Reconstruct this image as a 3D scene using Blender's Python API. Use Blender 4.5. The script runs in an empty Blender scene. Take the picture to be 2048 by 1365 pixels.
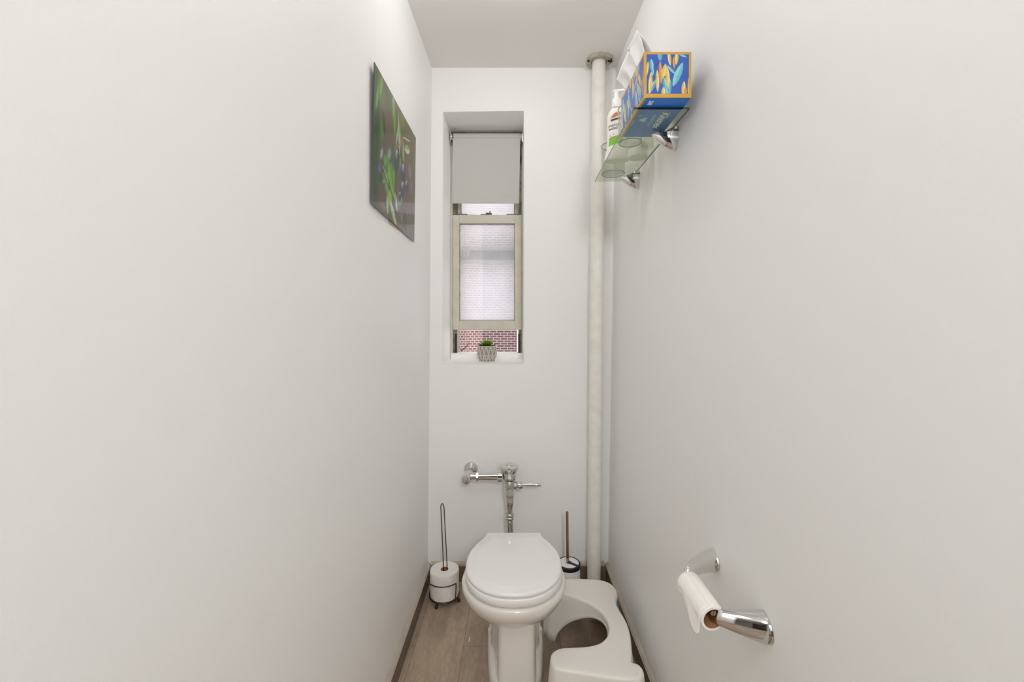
import bpy, bmesh, math, random
import numpy as np
from mathutils import Vector, Matrix

PI = math.pi
sc = bpy.context.scene
COL = sc.collection
D = 2.238           # back wall distance
CEIL = 2.637        # ceiling height
YN = -1.05          # near end of the little room, open to the hall

# ------------------------------------------------------------------ materials
def s2l(c):
    return tuple((x / 12.92 if x <= 0.04045 else ((x + 0.055) / 1.055) ** 2.4) for x in c)

def rgb(r, g, b):
    return s2l((r / 255, g / 255, b / 255))

def mat(name, color, rough=0.5, metal=0.0, coat=0.0, bump=0.0, bscale=200.0, ior=1.5, **kw):
    m = bpy.data.materials.new(name)
    m.use_nodes = True
    nt = m.node_tree
    p = nt.nodes['Principled BSDF']
    p.inputs['Base Color'].default_value = (*color, 1)
    p.inputs['Roughness'].default_value = rough
    p.inputs['Metallic'].default_value = metal
    p.inputs['IOR'].default_value = ior
    p.inputs['Coat Weight'].default_value = coat
    p.inputs['Coat Roughness'].default_value = 0.03
    for k, v in kw.items():
        p.inputs[k.replace('_', ' ')].default_value = v
    if bump:
        tc = nt.nodes.new('ShaderNodeTexCoord')
        n = nt.nodes.new('ShaderNodeTexNoise')
        n.inputs['Scale'].default_value = bscale
        n.inputs['Detail'].default_value = 3
        b = nt.nodes.new('ShaderNodeBump')
        b.inputs['Strength'].default_value = bump
        b.inputs['Distance'].default_value = 0.002
        nt.links.new(tc.outputs['Object'], n.inputs['Vector'])
        nt.links.new(n.outputs['Fac'], b.inputs['Height'])
        nt.links.new(b.outputs['Normal'], p.inputs['Normal'])
    return m

def mottled(name, c1, c2, scale, rough=0.5, stretch=(1, 1, 1), lo=0.35, hi=0.65, bump=0.0, detail=6):
    m = mat(name, c1, rough)
    nt = m.node_tree
    p = nt.nodes['Principled BSDF']
    tc = nt.nodes.new('ShaderNodeTexCoord')
    mp = nt.nodes.new('ShaderNodeMapping')
    mp.inputs['Scale'].default_value = stretch
    n = nt.nodes.new('ShaderNodeTexNoise')
    n.inputs['Scale'].default_value = scale
    n.inputs['Detail'].default_value = detail
    r = nt.nodes.new('ShaderNodeValToRGB')
    r.color_ramp.elements[0].position = lo
    r.color_ramp.elements[0].color = (*c1, 1)
    r.color_ramp.elements[1].position = hi
    r.color_ramp.elements[1].color = (*c2, 1)
    L = nt.links.new
    L(tc.outputs['Object'], mp.inputs['Vector'])
    L(mp.outputs['Vector'], n.inputs['Vector'])
    L(n.outputs['Fac'], r.inputs['Fac'])
    L(r.outputs['Color'], p.inputs['Base Color'])
    if bump:
        b = nt.nodes.new('ShaderNodeBump')
        b.inputs['Strength'].default_value = bump
        b.inputs['Distance'].default_value = 0.002
        L(n.outputs['Fac'], b.inputs['Height'])
        L(b.outputs['Normal'], p.inputs['Normal'])
    return m

def painted(name, rough=0.4, coat=0.0):
    m = mat(name, (1, 1, 1), rough, coat=coat)
    nt = m.node_tree
    a = nt.nodes.new('ShaderNodeAttribute')
    a.attribute_name = 'Col'
    nt.links.new(a.outputs['Color'], nt.nodes['Principled BSDF'].inputs['Base Color'])
    return m

def glass(name, tint, ior=1.45, haze=0.0, haze_col=(1, 1, 1), rough=0.0, boost=1.0):
    """clear pane: tinted transparency with a fresnel reflection, optionally dusty"""
    m = bpy.data.materials.new(name)
    m.use_nodes = True
    nt = m.node_tree
    nt.nodes.remove(nt.nodes['Principled BSDF'])
    out = nt.nodes['Material Output']
    t = nt.nodes.new('ShaderNodeBsdfTransparent')
    t.inputs['Color'].default_value = (*tint, 1)
    g = nt.nodes.new('ShaderNodeBsdfGlossy')
    g.inputs['Roughness'].default_value = rough
    lw = nt.nodes.new('ShaderNodeLayerWeight')      # 1 - cos(angle), the same from both sides of the glass
    lw.inputs['Blend'].default_value = 0.5
    pw = nt.nodes.new('ShaderNodeMath'); pw.operation = 'POWER'; pw.inputs[1].default_value = 5
    f = nt.nodes.new('ShaderNodeMapRange')
    f0 = ((ior - 1) / (ior + 1)) ** 2
    f.inputs['To Min'].default_value = f0
    f.inputs['To Max'].default_value = 1.0
    nt.links.new(lw.outputs['Facing'], pw.inputs[0])
    nt.links.new(pw.outputs[0], f.inputs['Value'])
    mx = nt.nodes.new('ShaderNodeMixShader')
    L = nt.links.new
    if haze:
        d = nt.nodes.new('ShaderNodeBsdfTranslucent')
        d.inputs['Color'].default_value = (*haze_col, 1)
        m2 = nt.nodes.new('ShaderNodeMixShader')
        tc = nt.nodes.new('ShaderNodeTexCoord')
        n = nt.nodes.new('ShaderNodeTexNoise')
        n.inputs['Scale'].default_value = 9
        n.inputs['Detail'].default_value = 4
        mr = nt.nodes.new('ShaderNodeMapRange')
        mr.inputs['To Min'].default_value = haze - 0.12
        mr.inputs['To Max'].default_value = haze + 0.12
        L(tc.outputs['Object'], n.inputs['Vector'])
        L(n.outputs['Fac'], mr.inputs['Value'])
        L(mr.outputs['Result'], m2.inputs['Fac'])
        L(t.outputs[0], m2.inputs[1])
        L(d.outputs[0], m2.inputs[2])
        base = m2
    else:
        base = t
    L(f.outputs[0], mx.inputs[0])
    L(base.outputs[0], mx.inputs[1])
    L(g.outputs[0], mx.inputs[2])
    L(mx.outputs[0], out.inputs['Surface'])
    return m

M = {}
M['wall'] = mat('wall_paint', rgb(244, 243.5, 242), 0.45, bump=0.12, bscale=260)
M['hall'] = mat('hall_paint', rgb(170, 166, 160), 0.6)
M['halldark'] = mat('hall_door_stain', rgb(72, 52, 40), 0.5)
M['ceil'] = mat('ceiling_paint', rgb(238, 235, 233), 0.7, bump=0.08, bscale=200)
M['reveal'] = mat('sill_gloss', rgb(252, 251, 249), 0.35, bump=0.05)
M['pipe'] = mottled('pipe_paint', rgb(243, 240, 234), rgb(234, 229, 221), 22, 0.4, lo=0.4, hi=0.75, bump=0.5)
M['flange'] = mottled('flange_paint', rgb(196, 190, 178), rgb(160, 152, 138), 50, 0.5, lo=0.35, hi=0.7, bump=0.6)
M['dark'] = mat('dark_hole', rgb(45, 38, 30), 0.7)
M['winframe'] = mottled('window_frame_paint', rgb(214, 209, 194), rgb(200, 195, 178), 18, 0.45, lo=0.45, hi=0.85)
M['track'] = mottled('window_track', rgb(150, 145, 128), rgb(110, 105, 90), 30, 0.5)
M['trackblack'] = mat('track_weatherstrip', rgb(38, 37, 40), 0.6)
M['lock'] = mat('lock_metal', rgb(110, 104, 96), 0.4, 0.6)
M['blind'] = mat('blind_fabric', rgb(205, 202, 198), 0.75, bump=0.15, bscale=700)
M['porcelain'] = mat('porcelain', rgb(236, 232, 224), 0.12, coat=0.6)
M['seat'] = mat('seat_plastic', rgb(243, 242, 240), 0.16, coat=0.4)
M['stool'] = mat('stool_plastic', rgb(238, 234, 227), 0.38, bump=0.05, bscale=150)
M['chrome'] = mat('chrome', (0.70, 0.695, 0.68), 0.045, 1.0)
M['satin'] = mat('brushed_nickel', (0.78, 0.77, 0.75), 0.2, 1.0)
M['bronze'] = mat('dark_bronze_wire', rgb(92, 82, 70), 0.28, 0.9)
M['brass'] = mat('antique_steel', rgb(160, 145, 122), 0.22, 1.0)
M['paper'] = mat('tissue_paper', rgb(244, 240, 235), 0.95, bump=0.8, bscale=55, Subsurface_Weight=0.0)
M['card'] = mat('cardboard_core', rgb(172, 126, 82), 0.85)
M['tissue'] = mat('facial_tissue', rgb(248, 246, 244), 0.95, bump=0.3, bscale=60)
M['white'] = mat('white_plastic', rgb(244, 243.5, 242), 0.3)
M['black'] = mat('black_plastic', rgb(25, 23, 22), 0.35)
M['cap'] = mottled('baseboard_cap', rgb(198, 188, 174), rgb(178, 167, 152), 12, 0.4)
M['soil'] = mat('soil', rgb(70, 60, 48), 0.9)
M['edge'] = mat('dark_glass_edge', rgb(26, 36, 28), 0.08, coat=1.0)
M['edgelight'] = mat('green_glass_edge', rgb(72, 80, 62), 0.25)
M['shelfglass'] = glass('shelf_glass', (0.90, 0.935, 0.865), 1.5)
M['tumbler'] = glass('tumbler_glass', (0.93, 0.93, 0.915), 1.45)
M['tumbleredge'] = glass('tumbler_rim', (0.50, 0.49, 0.46), 1.55)
M['sashglass'] = glass('dusty_sash_glass', (0.97, 0.97, 0.98), 1.4, haze=0.44, haze_col=(0.97, 0.965, 1.0))
M['pictureprint'] = painted('photo_print', 0.35, coat=0.22)
M['pictureprint'].node_tree.nodes['Principled BSDF'].inputs['Coat Roughness'].default_value = 0.0
M['pictureprint'].node_tree.nodes['Principled BSDF'].inputs['Coat IOR'].default_value = 1.5
M['pictureprint'].node_tree.nodes['Principled BSDF'].inputs['Specular IOR Level'].default_value = .15
M['boxprint'] = painted('box_print', 0.35, coat=0.15)
M['gold'] = mat('box_gold_border', rgb(212, 162, 52), 0.4)
M['boxblue'] = mat('box_blue', rgb(0, 116, 216), 0.4)
M['ink_white'] = mat('print_white', rgb(250, 252, 250), 0.5)
M['ink_pale'] = mat('print_pale_teal', rgb(190, 226, 220), 0.5)
M['ink_grey'] = mat('print_grey', rgb(105, 102, 100), 0.5)
M['ink_brown'] = mat('print_brown', rgb(80, 50, 36), 0.5)
M['ink_orange'] = mat('print_orange', rgb(205, 128, 84), 0.5)
M['ink_green'] = mat('print_green', rgb(126, 214, 40), 0.5)
M['sticker'] = mat('sticker_blue', rgb(62, 150, 180), 0.4)
M['cream'] = mat('bottle_cream', rgb(246, 244, 238), 0.35)
M['leaf'] = mottled('succulent_leaf', rgb(70, 122, 20), rgb(150, 190, 40), 30, 0.45)
M['leafdark'] = mottled('succulent_leaf_dark', rgb(44, 84, 40), rgb(90, 130, 60), 30, 0.5)
M['pot'] = painted('pot_glaze', 0.5)
M['woodback'] = mat('picture_backing_wood', rgb(190, 170, 145), 0.7)
M['twig'] = mat('twig_bark', rgb(70, 52, 46), 0.8)
M['bricktrim'] = mat('stone_trim', rgb(226, 222, 226), 0.8)

# floor: long wood-look tiles
def floor_mat(name, dark=1.0):
    m = bpy.data.materials.new(name)
    m.use_nodes = True
    nt = m.node_tree
    p = nt.nodes['Principled BSDF']
    p.inputs['Roughness'].default_value = 0.45
    L = nt.links.new
    N = nt.nodes.new
    tc = N('ShaderNodeTexCoord')
    mp = N('ShaderNodeMapping'); mp.inputs['Rotation'].default_value = (0, 0, PI / 2)
    mp.inputs['Location'].default_value = (0.41, 0.218, 0)
    br = N('ShaderNodeTexBrick')
    br.inputs['Scale'].default_value = 1.0
    br.inputs['Brick Width'].default_value = 0.92
    br.inputs['Row Height'].default_value = 0.2
    br.inputs['Mortar Size'].default_value = 0.0009
    br.inputs['Color1'].default_value = (*[c * dark for c in rgb(182, 161, 140)], 1)
    br.inputs['Color2'].default_value = (*[c * dark for c in rgb(164, 146, 126)], 1)
    br.inputs['Mortar'].default_value = (*rgb(116, 100, 84), 1)
    n1 = N('ShaderNodeTexNoise'); n1.inputs['Scale'].default_value = 3.2; n1.inputs['Detail'].default_value = 8
    m1 = N('ShaderNodeMapping'); m1.inputs['Scale'].default_value = (3.6, 0.9, 1)
    n2 = N('ShaderNodeTexNoise'); n2.inputs['Scale'].default_value = 60; n2.inputs['Detail'].default_value = 6
    m2 = N('ShaderNodeMapping'); m2.inputs['Scale'].default_value = (1.6, 0.5, 1)
    r1 = N('ShaderNodeMapRange'); r1.inputs['From Min'].default_value = .3; r1.inputs['From Max'].default_value = .7
    r1.inputs['To Min'].default_value = 0.68; r1.inputs['To Max'].default_value = 1.22
    r2 = N('ShaderNodeMapRange'); r2.inputs['From Min'].default_value = .3; r2.inputs['From Max'].default_value = .7
    r2.inputs['To Min'].default_value = 0.88; r2.inputs['To Max'].default_value = 1.10
    mu = N('ShaderNodeMath'); mu.operation = 'MULTIPLY'
    vm = N('ShaderNodeVectorMath'); vm.operation = 'SCALE'
    L(tc.outputs['Object'], mp.inputs[0]); L(mp.outputs[0], br.inputs['Vector'])
    L(tc.outputs['Object'], m1.inputs[0]); L(m1.outputs[0], n1.inputs['Vector'])
    L(tc.outputs['Object'], m2.inputs[0]); L(m2.outputs[0], n2.inputs['Vector'])
    L(n1.outputs['Fac'], r1.inputs[0]); L(n2.outputs['Fac'], r2.inputs[0])
    L(r1.outputs[0], mu.inputs[0]); L(r2.outputs[0], mu.inputs[1])
    L(br.outputs['Color'], vm.inputs[0]); L(mu.outputs[0], vm.inputs['Scale'])
    L(vm.outputs[0], p.inputs['Base Color'])
    return m
M['floor'] = floor_mat('wood_look_tile')
M['base'] = floor_mat('wood_look_tile_skirting', 0.42)

def brick_mat(name, c1, c2, mortar, bw=0.2):
    m = mat(name, c1, 0.85)
    nt = m.node_tree
    p = nt.nodes['Principled BSDF']
    tc = nt.nodes.new('ShaderNodeTexCoord')
    br = nt.nodes.new('ShaderNodeTexBrick')
    br.inputs['Scale'].default_value = 1
    br.inputs['Brick Width'].default_value = bw
    br.inputs['Row Height'].default_value = 0.0677
    br.inputs['Mortar Size'].default_value = 0.0095
    br.inputs['Mortar Smooth'].default_value = 0.15
    br.inputs['Color1'].default_value = (*c1, 1)
    br.inputs['Color2'].default_value = (*c2, 1)
    br.inputs['Mortar'].default_value = (*mortar, 1)
    nt.links.new(tc.outputs['UV'], br.inputs['Vector'])
    nt.links.new(br.outputs['Color'], p.inputs['Base Color'])
    return m
M['brick'] = brick_mat('dark_red_brick', rgb(88, 64, 66), rgb(110, 82, 82), rgb(182, 165, 162))
M['brickpale'] = brick_mat('pale_red_brick', rgb(120, 88, 86), rgb(142, 106, 100), rgb(204, 180, 174), .122)
M['brickfine'] = brick_mat('fine_red_brick', rgb(106, 80, 78), rgb(130, 98, 92), rgb(186, 164, 158), .085)

# ------------------------------------------------------------------ object helpers
def link(o, parent=None):
    COL.objects.link(o)
    if parent is not None:
        o.parent = parent
    return o

def mk(name, verts, faces, m, parent=None, smooth=False, loc=None, rot=None, auto=None):
    me = bpy.data.meshes.new(name)
    me.from_pydata([tuple(v) for v in verts], [], [tuple(f) for f in faces])
    bm = bmesh.new(); bm.from_mesh(me)
    bmesh.ops.recalc_face_normals(bm, faces=bm.faces)
    bm.to_mesh(me); bm.free()
    ms = m if isinstance(m, (list, tuple)) else [m]
    for x in ms:
        me.materials.append(M[x] if isinstance(x, str) else x)
    if smooth:
        me.shade_smooth()
        if auto:
            me.set_sharp_from_angle(angle=math.radians(auto))
    o = link(bpy.data.objects.new(name, me), parent)
    if loc: o.location = loc
    if rot: o.rotation_euler = rot
    return o

def from_bm(name, bm, m, parent=None, smooth=True, auto=40, loc=None, rot=None):
    bmesh.ops.recalc_face_normals(bm, faces=bm.faces)
    me = bpy.data.meshes.new(name)
    bm.to_mesh(me); bm.free()
    for x in (m if isinstance(m, (list, tuple)) else [m]):
        me.materials.append(M[x] if isinstance(x, str) else x)
    if smooth:
        me.shade_smooth()
        if auto:
            me.set_sharp_from_angle(angle=math.radians(auto))
    o = link(bpy.data.objects.new(name, me), parent)
    if loc: o.location = loc
    if rot: o.rotation_euler = rot
    return o

def bm_box(bm, x0, x1, y0, y1, z0, z1, bev=0.0, seg=2, mi=0):
    vs = [bm.verts.new(p) for p in ((x0, y0, z0), (x1, y0, z0), (x1, y1, z0), (x0, y1, z0),
                                    (x0, y0, z1), (x1, y0, z1), (x1, y1, z1), (x0, y1, z1))]
    fs = [bm.faces.new([vs[i] for i in f]) for f in
          ((0, 3, 2, 1), (4, 5, 6, 7), (0, 1, 5, 4), (1, 2, 6, 5), (2, 3, 7, 6), (3, 0, 4, 7))]
    for f in fs: f.material_index = mi
    if bev:
        es = set(e for f in fs for e in f.edges)
        bmesh.ops.bevel(bm, geom=list(es), offset=bev, segments=seg, profile=0.5, affect='EDGES')

def box(name, x0, x1, y0, y1, z0, z1, m, parent=None, bev=0.0, seg=2):
    bm = bmesh.new()
    bm_box(bm, x0, x1, y0, y1, z0, z1, bev, seg)
    return from_bm(name, bm, m, parent, smooth=bev > 0, auto=35)

def bm_lathe(bm, prof, seg=40, mtx=None, sx=1.0, sy=1.0, closed=False):
    """prof: list of (r, z); rings around local z"""
    rings = []
    for r, z in prof:
        if r < 1e-6:
            rings.append([bm.verts.new((0, 0, z))])
        else:
            rings.append([bm.verts.new((sx * r * math.cos(2 * PI * i / seg), sy * r * math.sin(2 * PI * i / seg), z))
                          for i in range(seg)])
    pairs = list(zip(rings[:-1], rings[1:]))
    if closed: pairs.append((rings[-1], rings[0]))
    for a, b in pairs:
        for i in range(seg):
            j = (i + 1) % seg
            if len(a) == 1 and len(b) == 1: continue
            if len(a) == 1: bm.faces.new((a[0], b[i], b[j]))
            elif len(b) == 1: bm.faces.new((a[i], a[j], b[0]))
            else: bm.faces.new((a[i], a[j], b[j], b[i]))
    if mtx is not None:
        vs = [v for r in rings for v in r]
        bmesh.ops.transform(bm, matrix=mtx, verts=vs)

def axis_mtx(p, d):
    d = Vector(d).normalized()
    return Matrix.Translation(Vector(p)) @ d.to_track_quat('Z', 'Y').to_matrix().to_4x4()

def lathe(name, prof, m, parent=None, p=(0, 0, 0), d=(0, 0, 1), seg=40, sx=1, sy=1, auto=40, closed=False):
    bm = bmesh.new()
    bm_lathe(bm, prof, seg, axis_mtx(p, d), sx, sy, closed)
    return from_bm(name, bm, m, parent, auto=auto)

def bm_tube(bm, pts, r, seg=12, cap=True, closed=False):
    """tube along pts; r scalar or list"""
    pts = [Vector(p) for p in pts]
    n = len(pts)
    rs = r if isinstance(r, (list, tuple)) else [r] * n
    rings = []
    up = None
    for i, p in enumerate(pts):
        if closed: t = (pts[(i + 1) % n] - pts[i - 1])
        else: t = pts[min(i + 1, n - 1)] - pts[max(i - 1, 0)]
        t.normalize()
        if up is None:
            up = t.orthogonal().normalized()
        up = (up - t * up.dot(t))
        up = up.normalized() if up.length > 1e-6 else t.orthogonal().normalized()
        s = t.cross(up)
        rings.append([bm.verts.new(p + (up * math.cos(2 * PI * k / seg) + s * math.sin(2 * PI * k / seg)) * rs[i])
                      for k in range(seg)])
    rr = list(zip(rings[:-1], rings[1:]))
    if closed: rr.append((rings[-1], rings[0]))
    for a, b in rr:
        for k in range(seg):
            j = (k + 1) % seg
            bm.faces.new((a[k], a[j], b[j], b[k]))
    if cap and not closed:
        bm.faces.new(rings[0][::-1]); bm.faces.new(rings[-1])

def tube(name, pts, r, m, parent=None, seg=12, closed=False, auto=60):
    bm = bmesh.new()
    bm_tube(bm, pts, r, seg, closed=closed)
    return from_bm(name, bm, m, parent, auto=auto)

def catmull(pts, n=8, closed=False):
    P = [Vector(p) for p in pts]
    out = []
    N = len(P)
    rng = range(N) if closed else range(N - 1)
    for i in rng:
        if closed:
            a, b, c, d = P[i - 1], P[i], P[(i + 1) % N], P[(i + 2) % N]
        else:
            a, b, c, d = P[max(i - 1, 0)], P[i], P[i + 1], P[min(i + 2, N - 1)]
        for k in range(n):
            t = k / n
            out.append(0.5 * ((2 * b) + (c - a) * t + (2 * a - 5 * b + 4 * c - d) * t * t + (3 * b - a - 3 * c + d) * t ** 3))
    if not closed: out.append(P[-1].copy())
    return out

def loft(name, rings, m, parent=None, cap0=True, cap1=True, auto=50, sub=0):
    bm = bmesh.new()
    R = [[bm.verts.new(tuple(v)) for v in r] for r in rings]
    n = len(R[0])
    for a, b in zip(R[:-1], R[1:]):
        for i in range(n):
            j = (i + 1) % n
            bm.faces.new((a[i], a[j], b[j], b[i]))
    if cap0: bm.faces.new(R[0][::-1])
    if cap1: bm.faces.new(R[-1])
    o = from_bm(name, bm, m, parent, auto=auto)
    if sub:
        md = o.modifiers.new('sub', 'SUBSURF'); md.levels = sub; md.render_levels = sub
    return o

def empty(name, loc, label, cat, group=None):
    o = bpy.data.objects.new(name, None)
    o.empty_display_size = 0.05
    o.location = loc
    link(o)
    o['label'] = label; o['category'] = cat
    if group: o['group'] = group
    return o

def adopt(root, *obs):
    """children were built in world space: keep them there"""
    inv = Matrix.Translation(-Vector(root.location))
    for o in obs:
        o.parent = root
        o.matrix_parent_inverse = inv

def struct(o):
    o['kind'] = 'structure'
    return o

def text_mesh(name, body, size, fn, m, parent=None, align='CENTER', bold=0.0, shear=0.0, spacing=1.0):
    """flat lettering; fn maps (u, v) to a world point"""
    cu = bpy.data.curves.new(name + '_c', 'FONT')
    cu.body = body; cu.size = size; cu.align_x = align; cu.align_y = 'CENTER'
    cu.offset = bold; cu.shear = shear; cu.space_character = spacing
    cu.resolution_u = 4
    ob = bpy.data.objects.new(name + '_c', cu)
    COL.objects.link(ob)
    dg = bpy.context.evaluated_depsgraph_get()
    me = bpy.data.meshes.new_from_object(ob.evaluated_get(dg))
    bpy.data.objects.remove(ob); bpy.data.curves.remove(cu)
    for v in me.vertices:
        v.co = fn(v.co.x, v.co.y)
    me.materials.clear(); me.materials.append(M[m])
    me.name = name
    return link(bpy.data.objects.new(name, me), parent)

def paint_grid(name, fn_pos, nu, nv, shapes_fn, m, parent=None):
    """grid surface whose printed colours live in a colour attribute"""
    us = np.linspace(0, 1, nu + 1); vs = np.linspace(0, 1, nv + 1)
    U, V = np.meshgrid(us, vs, indexing='ij')
    C = shapes_fn(U, V)                      # (nu+1, nv+1, 3) sRGB
    verts = [fn_pos(U[i, j], V[i, j]) for i in range(nu + 1) for j in range(nv + 1)]
    w = nv + 1
    faces = [(i * w + j, (i + 1) * w + j, (i + 1) * w + j + 1, i * w + j + 1) for i in range(nu) for j in range(nv)]
    me = bpy.data.meshes.new(name)
    me.from_pydata(verts, [], faces)
    ca = me.color_attributes.new('Col', 'FLOAT_COLOR', 'POINT')
    C = np.clip(C, 0, 1)
    Ln = np.where(C <= 0.04045, C / 12.92, ((C + 0.055) / 1.055) ** 2.4)
    A = np.ones(((nu + 1) * (nv + 1), 4), dtype=np.float32)
    A[:, :3] = Ln.reshape(-1, 3)
    ca.data.foreach_set('color', A.ravel())
    me.materials.append(M[m])
    return link(bpy.data.objects.new(name, me), parent)

# ------------------------------------------------------------------ the room
def XL(y, z):      # left wall surface (old house: walls lean a little)
    t = z / CEIL
    b = -0.4560 + 0.0012 * (D - y)
    u = -0.4355 - 0.0139 * (D - y) * 0.8
    return b * (1 - t) + u * t

def XR(y, z):
    t = z / CEIL
    b = 0.4700 + 0.0183 * (D - y)
    u = 0.5110 + 0.0080 * (D - y)
    return b * (1 - t) + u * t

struct(box('floor', -0.7, 0.75, YN, D + 0.02, -0.06, 0.0, 'floor'))
struct(box('ceiling', -0.7, 0.8, YN, D + 0.3, CEIL, CEIL + 0.08, 'ceil'))

def side_wall(name, X, out):
    ny, nz = 14, 10
    vs = []; fs = []
    for k in range(2):
        for i in range(ny + 1):
            for j in range(nz + 1):
                y = YN + (D + 0.0 - YN) * i / ny; z = CEIL * j / nz
                vs.append((X(y, z) + (out if k else 0), y, z))
    w = nz + 1; s = (ny + 1) * w
    for i in range(ny):
        for j in range(nz):
            a = i * w + j
            fs.append((a, a + w, a + w + 1, a + 1)); fs.append((s + a, s + a + 1, s + a + w + 1, s + a + w))
    for i in range(ny):
        a = i * w; fs.append((a, s + a, s + a + w, a + w)); a += nz; fs.append((a, a + w, s + a + w, s + a))
    for j in range(nz):
        a = j; fs.append((a, a + 1, s + a + 1, s + a)); a = ny * w + j; fs.append((a, s + a, s + a + 1, a + 1))
    return struct(mk(name, vs, fs, 'wall', smooth=True, auto=30))
side_wall('wall_left', XL, -0.12)
side_wall('wall_right', XR, 0.12)

# the hall behind the camera
struct(box('floor_hall', -1.6, 1.6, -2.9, YN, -0.06, 0.0, 'hall'))
struct(box('ceiling_hall', -1.6, 1.6, -2.9, YN, CEIL, CEIL + .08, 'ceil'))
struct(box('wall_hall', -1.6, 1.6, -3.0, -2.9, 0, CEIL, 'hall'))
struct(box('wall_hall_left', -1.7, -1.6, -2.9, YN, 0, CEIL, 'hall'))
struct(box('wall_hall_right', 1.6, 1.7, -2.9, YN, 0, CEIL, 'hall'))
struct(box('wall_hall_front_left', -1.6, XL(YN, 1.3) - .005, YN - .1, YN + .0, 0, CEIL, 'hall'))
struct(box('wall_hall_front_right', XR(YN, 1.3) + .012, 1.6, YN - .1, YN + .0, 0, CEIL, 'hall'))
struct(box('door_1', -.42, .42, -2.9, -2.86, 0.002, 2.05, 'halldark', bev=.004))

# back wall with its deep window recess
RX0, RX1, RZ0, RZ1, RD = -0.3815, 0.0370, 1.1135, 2.4110, 0.262
def back_wall():
    bm = bmesh.new()
    x0, x1 = -0.58, 0.66
    V = bm.verts.new
    oz = [V((x0, D, 0)), V((x1, D, 0)), V((x1, D, CEIL)), V((x0, D, CEIL))]
    ox = [V((x0, D + .30, 0)), V((x1, D + .30, 0)), V((x1, D + .30, CEIL)), V((x0, D + .30, CEIL))]
    fi = [V((RX0, D, RZ0)), V((RX1 + .001, D, RZ0)), V((RX1, D, RZ1 + .004)), V((RX0 + .004, D, RZ1 - .002))]
    bi = [V((RX0 + .006, D + .30, RZ0)), V((RX1, D + .30, RZ0)), V((RX1, D + .30, RZ1)), V((RX0 + .006, D + .30, RZ1))]
    for i in range(4):
        j = (i + 1) % 4
        bm.faces.new((oz[i], oz[j], fi[j], fi[i]))
        bm.faces.new((fi[i], fi[j], bi[j], bi[i]))
        bm.faces.new((ox[j], ox[i], bi[i], bi[j]))
        bm.faces.new((oz[j], oz[i], ox[i], ox[j]))
    bmesh.ops.recalc_face_normals(bm, faces=bm.faces)
    es = [e for e in bm.edges if all(v in fi for v in e.verts)]
    bmesh.ops.bevel(bm, geom=es, offset=0.004, segments=2, profile=0.5, affect='EDGES')
    o = from_bm('wall_back', bm, 'wall', smooth=True, auto=35)
    return struct(o)
back_wall()

# skirting: dark wood-look tile strip with a pale cap moulding
def skirting(name, pts, inward, tile_h=0.076, cap_h=0.018, th=0.019):
    (xa, ya), (xb, yb) = pts
    d = Vector((xb - xa, yb - ya, 0)); L = d.length; d.normalize()
    n = Vector(inward)
    prof_t = [(0, 0), (th * .75, 0), (th * .75, tile_h), (0, tile_h)]
    bm = bmesh.new()
    def sweep(bm, prof):
        a = [bm.verts.new(Vector((xa, ya, 0)) + n * u + Vector((0, 0, v))) for u, v in prof]
        b = [bm.verts.new(Vector((xb, yb, 0)) + n * u + Vector((0, 0, v))) for u, v in prof]
        k = len(prof)
        for i in range(k):
            j = (i + 1) % k
            bm.faces.new((a[i], a[j], b[j], b[i]))
        bm.faces.new(a[::-1]); bm.faces.new(b)
    sweep(bm, prof_t)
    o = struct(from_bm(name, bm, 'base', smooth=False))
    bm = bmesh.new()
    h0 = tile_h + 0.0005
    sweep(bm, [(0, h0), (th * .80, h0), (th * .85, h0 + .002), (th * .85, h0 + .0045), (th * .68, h0 + .0055), (th * .72, h0 + .007),
               (th * .70, h0 + .010), (th * .25, h0 + .0165), (th * .1, h0 + .0185), (0, h0 + .0185)])
    from_bm('cap_moulding', bm, 'cap', o, smooth=True, auto=30)
    return o
skirting('baseboard_left', ((XL(YN, .05), YN), (XL(D, .05), D - .001)), (1, 0, 0))
skirting('baseboard_right', ((XR(YN, .05), YN), (XR(D, .05), D - .001)), (-1, 0, 0))
skirting('baseboard_back', ((XL(D, .05) + .019, D), (XR(D, .05) - .019, D)), (0, -1, 0), tile_h=0.078)

# ------------------------------------------------------------------ window
win = struct(bpy.data.objects.new('window_1', None)); win.location = (-0.17, 2.5, 1.115); link(win)
win['label'] = 'narrow sash window with its lower sash pushed up a little'
wp = []
YW = 2.484
bm = bmesh.new()      # fixed outer frame: jambs, head, sill board
bm_box(bm, -0.3750, -0.3655, YW, 2.60, 1.114, 2.41)
bm_box(bm, 0.0300, 0.0365, YW, 2.60, 1.114, 2.41)
wp.append(from_bm('window_frame', bm, 'winframe', smooth=False))
wp.append(box('head_board', -0.375, 0.0365, YW, 2.60, 2.372, 2.411, 'track'))  # darker track material stands in for the shadow line above the blind tube
wp.append(box('window_sill', -0.3745, 0.0365, 2.470, 2.60, 1.1135, 1.1460, 'reveal', bev=.003))
wp.append(box('sill_board', RX0 + .001, RX1 - .001, D - .001, 2.4705, 1.1128, 1.1148, 'reveal'))
bm = bmesh.new()      # side tracks with dark weather strip
bm_box(bm, -0.3655, -0.343, 2.512, 2.60, 1.146, 2.372)
bm_box(bm, 0.011, 0.030, 2.512, 2.60, 1.146, 2.372)
wp.append(from_bm('sash_track', bm, 'track', smooth=False))
bm = bmesh.new()
bm_box(bm, -0.3545, -0.343, 2.505, 2.5118, 1.146, 1.255)
bm_box(bm, 0.009, 0.0185, 2.505, 2.5118, 1.146, 1.255)
bm_box(bm, -0.3665, -0.3560, 2.489, 2.4945, 2.24, 2.345)
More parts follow.
